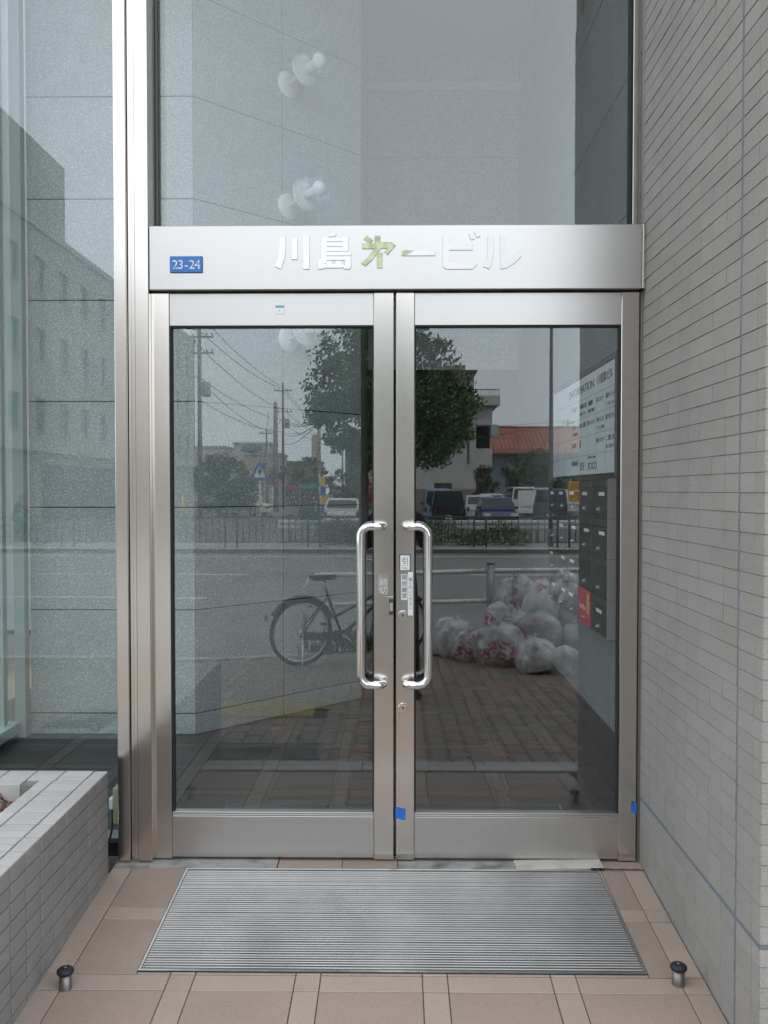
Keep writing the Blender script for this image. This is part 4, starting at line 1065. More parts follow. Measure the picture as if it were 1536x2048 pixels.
crn = [((1.1, 0, 4.2), (1.5, 1.4, 1.5)), ((2.3, .3, 4.7), (1.3, 1.3, 1.3)), ((2.6, 0, 3.9), (1.0, 1.1, .9)), ((.3, .3, 5.2), (1.4, 1.5, 1.3)), ((-.9, .2, 5.0), (1.0, 1.2, 1.0)), ((1.4, 0, 5.9), (1.6, 1.5, 1.3)),
       ((-.5, 0, 6.3), (1.1, 1.2, 1.0)), ((.9, 0, 7.0), (1.3, 1.2, 1.1)), ((.5, .2, 8.0), (.8, .8, .8)), ((1.9, 0, 3.2), (1.1, 1.1, .7)), ((.5, .2, 3.1), (1.0, 1.0, .7)), ((-.7, .1, 3.5), (.6, .8, .5)), ((-1.4, 0, 4.3), (.6, .7, .5)), ((3.1, .2, 4.5), (.7, .8, .7))]
tree('dense dark ginkgo street tree behind the far fence', (gx_, gy_, ZFAR), 8.6, crn, .16, m_leafd, .072, 1000, 'ginkgo_tree', 5)
lt = [((-.8, 0, 2.6), (1.2, 1.2, 1.0)), ((.6, .2, 2.9), (1.3, 1.2, 1.1)), ((1.6, 0, 2.2), (1.0, 1.0, .9)), ((-.2, 0, 1.4), (1.5, 1.3, .9)), ((1.3, .2, 1.2), (1.2, 1.2, .8)), ((.1, .3, 3.5), (.9, .9, .7))]
x, y, _ = at(437, 58); tree('round leafy tree beside the beige building', (x, y, -.4), 4.2, lt, .14, m_leafo, .09, 480, 'round_tree', 6, 1.0)
x, y, _ = at(1062, 66); tree('pale bushy tree before the orange roofed hall', (x, y, -.4), 5.2, [((-1.0, 0, 3.2), (1.2, 1.2, 1.1)), ((.7, 0, 3.9), (1.3, 1.2, 1.1)), ((0, .2, 2.3), (1.5, 1.3, .9)), ((1.7, 0, 3.0), (1.0, 1, 1)), ((2.5, 0, 2.1), (.9, 1, .8))], .13, m_leafo, .10, 300, 'bushy_tree', 8, 1.2)
x, y, _ = at(965, 66); tree('small tree at the white building entrance', (x, y, -.4), 4.0, [((0, 0, 2.8), (.8, .8, .9)), ((.4, 0, 1.9), (.8, .8, .7)), ((-.3, 0, 1.3), (.7, .7, .6))], .08, m_leafo, .10, 300, 'small_tree', 9, .9)
x, y, _ = at(700, 62); tree('dark shrub tree behind the white hatchback', (x, y, -.4), 3.4, [((-.6, 0, 2.2), (1.1, 1, .9)), ((.7, 0, 2.0), (1.1, 1, .9)), ((0, 0, 1.2), (1.5, 1.2, .8))], .09, m_leafo, .10, 300, 'shrub_tree', 10, .8)
x, y, _ = at(610, 95); tree('dark broad tree behind the vending machines', (x, y, -.4), 5.8, [((-2, 0, 3.4), (1.8, 1.5, 1.2)), ((0, 0, 4.2), (1.8, 1.5, 1.3)), ((2, 0, 3.4), (1.8, 1.5, 1.2)), ((0, 0, 2.4), (2.8, 1.6, 1.1))], .16, m_leafd, .22, 60, 'broad_tree', 12, 1.5)

# ---- buildings with real openings
def facade(u0, u1, z0, z1, holes, F, depth=.18):
    """front skin in the local plane (u, z) with holes (u0,u1,z0,z1) and their reveals going back by depth"""
    us = sorted({u0, u1, *[h[0] for h in holes], *[h[1] for h in holes]}); zs = sorted({z0, z1, *[h[2] for h in holes], *[h[3] for h in holes]})
    mb = MB()
    for a, b in zip(us, us[1:]):
        for c, d in zip(zs, zs[1:]):
            m_ = ((a + b) / 2, (c + d) / 2)
            if any(h[0] < m_[0] < h[1] and h[2] < m_[1] < h[3] for h in holes): continue
            mb.add([(a, c, 0), (b, c, 0), (b, d, 0), (a, d, 0)], [(0, 1, 2, 3)], False, F)
    for a, b, c, d in holes:
        mb.add([(a, c, 0), (b, c, 0), (b, d, 0), (a, d, 0), (a, c, -depth), (b, c, -depth), (b, d, -depth), (a, d, -depth)], [(0, 1, 5, 4), (1, 2, 6, 5), (2, 3, 7, 6), (3, 0, 4, 7)], False, F)
    return mb
def window(parent, F, h, mf, mg, depth=.18, bars=1):
    a, b, c, d = h
    w = MB().box(a + .001, b - .001, c + .001, c + .06, -depth, -depth + .06, F).box(a + .001, b - .001, d - .06, d - .001, -depth, -depth + .06, F).box(a + .001, a + .06, c + .061, d - .061, -depth, -depth + .06, F).box(b - .06, b - .001, c + .061, d - .061, -depth, -depth + .06, F)
    for k in range(bars): x = a + (b - a) * (k + 1) / (bars + 1); w.box(x - .025, x + .025, c + .062, d - .062, -depth, -depth + .055, F)
    w = w.build('window', mf, parent)
    MB().box(a + .002, b - .002, c + .002, d - .002, -depth + .01, -depth + .03, F).build('pane', mg, w)
    MB().box(a - .05, b + .05, c - .07, c - .002, .001, .06, F).build('sill', mf, w)
m_beige = mat('beige_render', (.40, .365, .32), .9, var=.1, vscale=.4, dirt=(.25, .23, .2), dscale=.3, damt=.4)
m_whiteb = mat('offwhite_render', (.52, .51, .48), .9, var=.08, vscale=.4, dirt=(.33, .32, .29), dscale=.4, damt=.4)
m_win = mat('window_dark_glass', (.06, .075, .085), .1, spec=.8); m_wf = mat('window_frame_grey', (.22, .22, .22), .5)
m_roofo = mat('orange_sheet_roof', (.35, .125, .085), .6, var=.12, vscale=1.5, rnd=.08, dirt=(.25, .09, .06), dscale=.8, damt=.5)
m_grayw = mat('bluegrey_siding', (.22, .25, .27), .8, var=.1, vscale=.6)
m_brown = mat('brown_wall', (.18, .13, .10), .85, var=.12, vscale=1)
m_shut = mat('dark_shutter', (.10, .12, .12), .6)
# A: long beige block, its windowed side facing the side street
bA = thing('beige_office_block', 'long beige four-storey office block with narrow windows across the street', 'building', (-16.7, -50, -.4))
Fa = frame((0, 0, 0), (0, -1, 0), (0, 0, 1))     # u runs away from us, z up, normal +x?
if (Fa.to_3x3() @ Vector((0, 0, 1))).x < 0: Fa = frame((0, 0, 0), (0, 1, 0), (0, 0, 1))
sg_ = 1 if (Fa.to_3x3() @ Vector((1, 0, 0))).y > 0 else -1
def ua(L): return sg_ * (-(L - DIST) + 50)        # wall coordinate of sight length L
holes = []
Lw = [33.0 + 3.0 * k for k in range(14)]
for r, (z0, z1) in enumerate(((4.55, 6.1), (7.85, 9.35), (11.1, 12.65))):
    for L in Lw:
        a, b = sorted((ua(L - .55), ua(L + .75))); holes.append((a, b, z0, z1))
a, b = sorted((ua(42), ua(54))); holes.append((a, b, .15, 3.0))
u0, u1 = sorted((ua(31), ua(74.5)))
wA = facade(u0, u1, 0, 13.9, holes, Fa).build('wall', m_beige, bA)
for h in holes[:-1]: window(bA, Fa, h, m_wf, m_win, bars=0)
MB().box(holes[-1][0], holes[-1][1], .15, 3.0, -.18, -.15, Fa).build('shutter', m_shut, bA)
for k in range(11): MB().box(holes[-1][0] + .01, holes[-1][1] - .01, .3 + k * .24, .36 + k * .24, -.149, -.12, Fa).build('shutter_slat', m_shut, bA)
MB().box(u0, u1, 0, 13.9, -16, -.5, Fa).build('core', m_beige, bA)
MB().box(u0 - .1, u1 + .1, 13.905, 14.2, -16.1, .12, Fa).build('parapet', m_beige, bA)
a, b = sorted((ua(31), ua(45.2)))
tb = MB().box(a, b, 14.2, 17.9, -12, .05, Fa).build('stair_tower', m_beige, bA)
MB().box(a + 8, a + 9.2, 15.0, 16.6, .052, .08, Fa).build('tower_window', m_win, tb)
MB().box(u0, u1, 3.55, 3.8, .001, .35, Fa).build('canopy', m_beige, bA)
# B: white three-storey building with corner balcony
bB = thing('white_apartment_house', 'white three-storey house with corner balcony beyond the parking lot', 'building', (1.0, -70, -.4))
Fb = frame((0, 0, 0), (-1, 0, 0), (0, 0, 1)); sb = (Fb.to_3x3() @ Vector((0, 0, 1))).y
Fb = frame((0, 0, 0), (-1, 0, 0), (0, 0, 1)) if sb > 0 else frame((0, 0, 0), (1, 0, 0), (0, 0, 1))
sbx = (Fb.to_3x3() @ Vector((1, 0, 0))).x
LB = 73.3; sB = FPX / LB
def ub(px): return sbx * ((px - 792) / sB - 1.0)
def zb(py): return (980 - py) / sB + CAMZ + .4
hb_ = []
def hB(x0, x1, y0, y1): a, b = sorted((ub(x0), ub(x1))); hb_.append((a, b, zb(y1), zb(y0)))
hB(868, 901, 896, 922); hB(868, 904, 966, 985); hB(933, 939, 862, 926); hB(868, 900, 800, 840); hB(790, 830, 900, 925); hB(750, 775, 900, 925); hB(740, 790, 800, 840)
u0, u1 = sorted((ub(722), ub(952)))
facade(u0, u1, 0, zb(812), hb_, Fb).build('wall', m_whiteb, bB)
for h in hb_: window(bB, Fb, h, m_wf, m_win, bars=0 if h[1] - h[0] < .5 else 1)
MB().box(u0 + .01, u1 - .01, 0, zb(812), -9, -.4, Fb).build('core', m_whiteb, bB)
MB().box(u0, u1, .0, zb(978), .002, .05, Fb).build('plinth', mat('taupe_plinth', (.26, .23, .21), .9), bB)
c0, c1 = sorted((ub(700), ub(998)))
bl = MB().box(c0, c1, zb(812), zb(797), -9, .5, Fb).build('balcony_slab', m_whiteb, bB)
MB().box(c0, c1, zb(797), zb(793), .38, .5, Fb).build('balcony_upstand', m_whiteb, bl)
brs = MB()
r0, r1 = sorted((ub(940), ub(997)))
for k in range(22): brs.box(r0 + (r1 - r0) * k / 21 - .015, r0 + (r1 - r0) * k / 21 + .015, zb(793), zb(781), .42, .45, Fb)
brs.box(r0, r1, zb(782), zb(780), .41, .46, Fb); brs.build('balcony_railing', m_postg, bB)
t0, t1 = sorted((ub(800), ub(950))); MB().box(t0, t1, zb(796), zb(742), -8, -1.2, Fb).build('roof_tower', m_beige, bB)
t0, t1 = sorted((ub(790), ub(956))); MB().box(t0, t1, zb(742), zb(738), -8.3, -.8, Fb).build('tower_eave', m_brown, bB)
t0, t1 = sorted((ub(890), ub(934))); MB().box(t0, t1, zb(738), zb(725), -6, -2, Fb).build('roof_hut', m_brown, bB)
s0, s1 = sorted((ub(952.5), ub(984)))
MB().box(s0, s1, 0, zb(935), -8, -1.5, Fb).build('stair_core', m_brown, bB)
MB().box(s0, s1, zb(935), zb(897), -4, -.05, Fb).build('landing_parapet', m_whiteb, bB)
MB().box(s0, s1, zb(897), zb(812), -8, -2.0, Fb).build('stair_recess', m_dark, bB)
MB().box(s0, s1, zb(850), zb(812), -2, -.05, Fb).build('landing_beam', m_whiteb, bB)
s0, s1 = sorted((ub(981), ub(996))); MB().box(s0, s1, zb(875), zb(850), -.6, .3, Fb).build('water_tank', m_pale, bB)
for zz in (zb(935), zb(960)): MB().box(*sorted((ub(952), ub(990))), zz - .05, zz, -.1, -.05, Fb).build('rail', m_postg, bB)
# C: hall with orange ribbed roof
bC = thing('orange_roofed_hall', 'blue-grey hall with long orange ribbed roof behind the parking lot', 'building', (16, -88, -.4))
LC = 91.3; sC = FPX / LC
xc = lambda px: (px - 792) / sC - 16
zc = lambda py: (980 - py) / sC + CAMZ + .4
X0, X1 = xc(966), xc(1250)
B('wall', m_grayw, bC, X0 + .4, X1, -14, 0, 0, zc(898))
ys = [(.6, zc(905)), (-6.5, zc(846))]
rf = MB().add([(X0, ys[0][0], ys[0][1]), (X1, ys[0][0], ys[0][1]), (X1, ys[1][0], ys[1][1]), (X0, ys[1][0], ys[1][1]), (X0, -14.5, zc(905)), (X1, -14.5, zc(905)),
              (X0, ys[0][0], ys[0][1] - .2), (X1, ys[0][0], ys[0][1] - .2), (X0, -14.5, zc(905) - .2), (X1, -14.5, zc(905) - .2)], [(0, 1, 2, 3), (3, 2, 5, 4), (0, 6, 7, 1), (4, 5, 9, 8), (6, 8, 9, 7), (0, 3, 4, 8, 6), (1, 7, 9, 5, 2)]).build('roof', m_roofo, bC)
nr = int((X1 - X0) / .45); rib = MB().add([(0, ys[0][0], ys[0][1]), (.07, ys[0][0], ys[0][1] + .09), (.14, ys[0][0], ys[0][1]), (0, ys[1][0], ys[1][1]), (.07, ys[1][0], ys[1][1] + .09), (.14, ys[1][0], ys[1][1])], [(0, 1, 4, 3), (1, 2, 5, 4), (0, 2, 1), (3, 4, 5)]).mesh('roof_rib', m_roofo)
for k in range(nr): put('roof_rib', rib, rf, (X0 + .1 + k * .45, 0, .002))
MB().box(X0 - .1, X1, ys[1][0] - .2, ys[1][0] + .2, ys[1][1] - .02, ys[1][1] + .1).build('ridge_cap', m_roofo, rf)
B('door', m_shut, bC, xc(1075), xc(1095), .001, .05, 0, 3.2)
for a in (1010, 1040): B('window', m_win, bC, xc(a), xc(a + 16), .001, .05, 2.2, 3.6)
# far low buildings
def block(label, px0, px1, py, L, m, cat='building', name='low_building', sign=None, rows=1):
    s = FPX / L; x0, x1 = (px0 - 792) / s, (px1 - 792) / s; h = (980 - py) / s + CAMZ + .4
    t = thing(name, label, cat, ((x0 + x1) / 2, -(L - DIST), -.4)); w = (x1 - x0) / 2
    hs = []
    n = max(1, int(w / 1.6))
    for r in range(rows):
        for k in range(n):
            c = -w + 2 * w * (k + .5) / n; hs.append((c - .6, c + .6, h - 2.2 - r * 2.8, h - 1.0 - r * 2.8))
    F = frame((0, 0, 0), (1, 0, 0), (0, 0, 1))
    if (F.to_3x3() @ Vector((0, 0, 1))).y < 0: F = frame((0, 0, 0), (-1, 0, 0), (0, 0, 1))
    facade(-w, w, 0, h, hs, F).build('wall', m, t)
    for q in hs: window(t, F, q, m_wf, m_win, bars=1)
    MB().box(-w, w, 0, h - .01, -7, -.4, F).build('core', m, t)
    MB().box(-w - .15, w + .15, h, h + .25, -7.1, .15, F).build('parapet', m, t)
    return t, F, w, h
t, F, w, h = block('pale flat-roofed building with oval sign on top', 467, 540, 888, 120, m_whiteb, rows=2)
MB().lathe([(1.0, 0), (1.0, .1)], 24, F @ Matrix.Translation((0, h - .55, .1)) @ Matrix.Diagonal((1.5, .38, 1, 1))).build('oval_sign', mat('blue_sign', (.12, .2, .3), .5), t)
block('beige house behind the road signs', 490, 560, 910, 112, m_beige, rows=1); block('low house beside the round tree', 385, 450, 895, 128, m_whiteb, rows=1)
block('grey house beyond the floodlight pole', 690, 724, 896, 88, m_grayw, rows=1); block('brown house far down the side street', 560, 640, 925, 140, m_brown, rows=1)

nb_ = thing('added_neighbour_building', 'grey added neighbour building blocking the sky behind the lobby side glass', 'building', (-9, 9.3, -.6))  # added to block the bright sky glare behind the side glass
Fn = frame((0, 0, 0), (1, 0, 0), (0, 0, 1))
if (Fn.to_3x3() @ Vector((0, 0, 1))).y > 0: Fn = frame((0, 0, 0), (-1, 0, 0), (0, 0, 1))
hn = [(-5 + k * 3.2, -3.6 + k * 3.2, 1.6 + r * 3.1, 3.0 + r * 3.1) for k in range(3) for r in range(4)]
m_neigh = mat('grey_green_render', (.33, .37, .355), .9, var=.08, vscale=.5)
facade(-6, 5.6, 0, 14, hn, Fn).build('wall', m_neigh, nb_)
for h in hn: window(nb_, Fn, h, m_wf, m_win)
MB().box(-6, 5.6, 0, 13.99, -9, -.4, Fn).build('core', m_neigh, nb_); MB().box(-6.1, 5.7, 14, 14.3, -9.1, .1, Fn).build('parapet', m_neigh, nb_)
# ---- poles, lamps and wires
m_pole = mat('concrete_pole', (.27, .265, .25), .8, var=.1, vscale=2); m_wire = mat('black_cable', (.02, .02, .02), .6); m_ins = mat('insulator', (.35, .35, .36), .3)
def pole(label, px, L, ztop, r, arms=(), name='utility_pole', cat='utility pole', trafo=None):
    x, y, _ = at(px, L); t = thing(name, label, cat, (x, y, -.4))
    MB().tube([(0, 0, -.1), (0, 0, ztop + .4)], [r, r * .68], 12).build('shaft', m_pole, t)
    for z in arms:
        a = MB().box(-.9, .9, -.05, .05, z + .35, z + .45).build('cross_arm', m_postg, t)
        for k in (-.8, -.45, .45, .8): MB().lathe([(.04, 0), (.06, .05), (.04, .09), (.06, .14), (.03, .2)], 8, Matrix.Translation((k, 0, z + .45))).build('insulator', m_ins, a)
    if trafo: MB().lathe([(.25, 0), (.27, .05), (.27, .85), (.22, .92), (0, .95)], 14, Matrix.Translation((.42, 0, trafo))).build('transformer', m_pale, t)
    return Vector((x, y, 0))
pA = pole('tall utility pole with three cross arms beside the beige block', 399, 56, 12.4, .16, (11.9, 10.9, 9.9), trafo=7.6)
pB = pole('slim utility pole with transformers far down the side street', 566, 90, 12.1, .15, (11.3, 9.2), trafo=8.0)
pC = pole('thick short concrete post beside the slim utility pole', 551, 76, 8.8, .24)
pD = pole('grey pole carrying a white box and floodlight', 638, 50, 5.7, .13, (5.1,), 'sign_pole')
pE = pole('thin dark pole behind the no-parking sign', 533, 105, 8.6, .14, (8.0,))
pF = pole('distant pole beside the grey house', 685, 110, 6.9, .15, (6.4,))
pG = pole('distant pole above the orange roof', 1134, 130, 11.6, .15, (11.0, 10.0))
# box, ad board and floodlight on pole D
ad = thing('advert_box', 'white box sign with orange strip on the floodlight pole', 'sign', (pD.x - .22, pD.y + .2, 3.2))
B('box', m_pale, ad, -.17, .1, -.1, .1, 0, 1.25); B('strip', mat('orange_strip', (.5, .25, .06), .5), ad, .11, .19, -.1, .1, -.1, 1.2)
fd = thing('floodlight', 'white bowl floodlight on the sign pole', 'lamp', (pD.x + .6, pD.y, 4.1))
MB().lathe([(.10, -.25), (.30, -.1), (.38, .1), (.36, .14), (0, .15)], 18).build('bowl', m_pale, fd); MB().tube([(-.55, 0, .1), (-.2, 0, .12)], .04, 6).build('bracket', m_postg, fd)
sl = at(1101, 29); t = thing('street_lamp_pole', 'slim grey street lamp pole behind the far fence', 'street lamp', (sl[0], sl[1], ZFAR))
MB().tube([(0, 0, 0), (0, 0, 8.2), (-.3, .6, 8.8), (-.6, 1.6, 8.95)], [.075, .05, .045, .04], 10).build('shaft', m_postg, t); MB().box(-.9, -.5, 1.5, 2.2, 8.88, 9.0).build('lamp_head', m_pale, t); MB().lathe([(.1, 0), (.1, .5), (.075, .55)], 10).build('base', m_postg, t)
def wire(a, b, za, zb_, sag=.5, r=.024, lab='from the tall pole down the side street'):
    a, b = Vector((a.x, a.y, za)), Vector((b.x, b.y, zb_))
    o = MB().tube([a.lerp(b, k / 10) - Vector((0, 0, sag * 4 * (k / 10) * (1 - k / 10))) for k in range(11)], r, 5).build('overhead_cable', m_wire)
    tag(o, 'thin black overhead cable ' + lab, 'cable', 'overhead cables')
ORD = ('topmost', 'second from top', 'third from top', 'fourth from top', 'fifth from top')
for q_, (z1, z2) in zip(ORD, ((12.3, 11.7), (11.3, 11.5), (10.3, 9.4), (8.4, 8.4), (7.0, 7.2))): wire(pA, pB, z1, z2, lab=q_ + ' from the tall pole down the side street')
far = Vector((pB.x + 9, pB.y - 60, 0))
for q_, (z1, z2) in zip(ORD, ((11.7, 9), (11.3, 8.2), (9.4, 7.0), (8.0, 6))): wire(pB, pF, z1, 6.5 if z1 < 9 else 6.9, lab=q_ + ' from the slim pole to the grey house'); wire(pB, pD, z1 * .75, 5.2, lab=q_ + ' from the slim pole to the floodlight pole')
near_ = Vector((pA.x - 14, pA.y + 26, 0))
for q_, z in zip(ORD, (12.3, 11.3, 10.3, 8.4)): wire(pA, near_, z, z + .3, lab=q_ + ' from the tall pole past the beige block')
wire(pD, Vector((9, -60, 0)), 5.2, 5.6, .8, lab='from the floodlight pole to the white house'); wire(pE, pB, 8.4, 8.6, .3, lab='from the thin dark pole to the slim pole'); wire(pE, pA, 8.4, 8.2, .5, lab='from the thin dark pole to the tall pole')
wire(pG, Vector((30, -120, 0)), 11.3, 11, .5, lab='running off behind the orange roof'); wire(pG, Vector((-20, -150, 0)), 11.3, 11, .5, lab='passing behind the white house')

# ---- signs
m_blue = mat('sign_blue', (.03, .12, .38), .4); m_redp = mat('sign_red', (.42, .03, .04), .4); m_yel = mat('sign_yellow', (.72, .46, .05), .5)
x, y, _ = at(519, 42); t = thing('crossing_sign', 'blue triangular pedestrian crossing sign on white post', 'road sign', (x, y, -.4))
MB().tube([(0, 0, 0), (0, 0, 2.9)], .035, 8).build('post', m_white, t)
tri = [(-.42, 2.25), (.42, 2.25), (.42, 2.4), (0, 3.2), (-.42, 2.4)]
MB().prism(tri, .045, .06).build('plate', m_blue, t); MB().prism([(x_ * .62, (z - 2.6) * .62 + 2.58) for x_, z in tri], .0605, .064).build('white_field', m_white, t)
MB().prism([(-.03, 2.5), (.05, 2.5), (.09, 2.65), (.04, 2.78), (-.04, 2.76), (-.08, 2.62)], .0645, .067).lathe([(.035, 0), (.035, .003)], 10, Matrix.Translation((.0, .0675, 2.81)) @ Matrix.Rotation(math.pi / 2, 4, 'X')).build('walker_symbol', m_ink, t)
x, y, _ = at(545, 48); t = thing('no_parking_sign', 'round blue and red no-parking sign on thin post', 'road sign', (x, y, -.4))
MB().tube([(0, 0, 0), (0, 0, 2.5)], .03, 8).build('post', m_white, t)
RY = lambda z, yy: Matrix.Translation((0, yy, z)) @ Matrix.Rotation(-math.pi / 2, 4, 'X')
MB().lathe([(.30, 0), (.30, .02)], 28, RY(2.3, .035)).build('red_rim', m_redp, t); MB().lathe([(.225, 0), (.225, .004)], 28, RY(2.3, .0555)).build('blue_face', m_blue, t)
MB().box(-.24, .24, -.03, .03, .06, .064, Matrix.Translation((0, 0, 2.3)) @ Matrix.Rotation(math.pi / 4, 4, 'Y') @ Matrix.Rotation(math.pi / 2, 4, 'X') @ Matrix.Rotation(math.pi, 4, 'Y') @ Matrix.Translation((0, 0, 0))).build('red_bar', m_redp, t)
FS = frame((0, 0, 0), (-1, 0, 0), (0, 0, 1))       # lettering that faces our side of the street
x, y, _ = at(734, 33); t = thing('red_notice_board', 'red notice board with white lettering on the far side', 'sign', (x, y, -.4))
for k in (-.25, .25): MB().tube([(k, -.03, 0), (k, -.03, 2.0)], .02, 6).build('post', m_postg, t)
B('board', m_redp, t, -.36, .36, .0, .03, 1.43, 2.05)
for k, s_ in enumerate(('月極駐車場', '契約者募集中', 'ムラ 不動産')): text('lettering', s_, .13, m_paper, t, Matrix.Translation((0, .032, 1.86 - k * .16)) @ FS, 'CENTER', .001, .6)
x, y, _ = at(1163, 33); t = thing('price_board', 'yellow parking price board with red numerals', 'sign', (x, y, -.4))
for k in (-.42, .42): MB().tube([(k, -.04, 0), (k, -.04, 2.2)], .035, 8).build('post', m_postg, t)
B('board', m_yel, t, -.5, .5, .0, .04, 1.38, 2.1); B('lower_panel', m_paper, t, -.5, .5, .0, .04, 1.02, 1.36); B('divider', m_paper, t, -.5, .5, .041, .045, 1.72, 1.75)
text('lettering', '200円', .3, m_redp, t, Matrix.Translation((0, .043, 1.80)) @ FS, 'CENTER', .001, .8); text('lettering', '100円', .3, m_redp, t, Matrix.Translation((0, .043, 1.45)) @ FS, 'CENTER', .001, .8); text('lettering', '1日 1000円', .22, m_ink, t, Matrix.Translation((0, .043, 1.11)) @ FS, 'CENTER', .001, .9)
# vending machines
def vending(label, px, L, top, face, wd_=1.05):
    x, y, _ = at(px, L); t = thing('vending_machine', label, 'vending machine', (x, y, -.4)); w = wd_ / 2
    B('body', face, t, -w, w, -.75, 0, 0, 1.85, b=.02); 
    MB().prism([(-w - .04, 1.86), (-w - .02, 2.02), (-w + .12, 2.1), (w - .12, 2.1), (w + .02, 2.02), (w + .04, 1.86)], -.78, .06).build('top_cover', top, t)
    B('window', m_carglass, t, -w + .1, w - .1, .002, .03, .95, 1.75)
    for r in range(3):
        for k in range(6):
            c = -w + .2 + k * (wd_ - .4) / 5
            MB().lathe([(.035, 0), (.035, .17), (.02, .2)], 8, Matrix.Translation((c, .06, 1.0 + r * .25))).build('drink_can', [m_redp, m_paper, m_blue, m_yel][(r + k) % 4], t)
    B('button_strip', m_paper, t, -w + .1, w - .1, .002, .02, .88, .93); B('coin_panel', m_pale, t, w - .3, w - .1, .002, .03, .55, .85); B('flap', m_black, t, -w + .15, w - .4, .002, .03, .2, .4)
vending('drink vending machine with rounded green top', 620, 50, mat('green_cover', (.05, .34, .22), .4), mat('blue_green_cabinet', (.05, .12, .18), .4))
vending('drink vending machine with red top', 584, 50.5, m_redp, mat('pale_cabinet', (.35, .36, .36), .4), .85)
x, y, _ = at(642, 47); t = thing('banner_flag', 'tall yellow and blue banner flag by the vending machines', 'flag', (x, y, -.4))
MB().tube([(0, 0, 0), (-.1, 0, 2.6)], .02, 6).build('pole', m_white, t)
for k, mm_ in enumerate((m_yel, m_blue, m_yel, m_blue)): MB().box(-.08 + k * .03, .22 + k * .03, .02, .03, 2.0 - k * .5, 2.48 - k * .5).build('cloth', mm_, t)
for px in (360, 518):
    x, y, _ = at(px, 43); t = thing('guy_wire_guard', 'slanted yellow guy wire guard near the beige block' if px == 360 else 'slanted yellow guy wire guard by the crossing sign', 'guard', (x, y, -.4))
    MB().tube([(-.05, 0, 0), (.1, 0, 1.5)], .06, 8).build('yellow_sleeve', m_yel, t); MB().tube([(.1, 0, 1.5), (.45, 0, 5.5)], .01, 5).build('wire', m_wire, t)

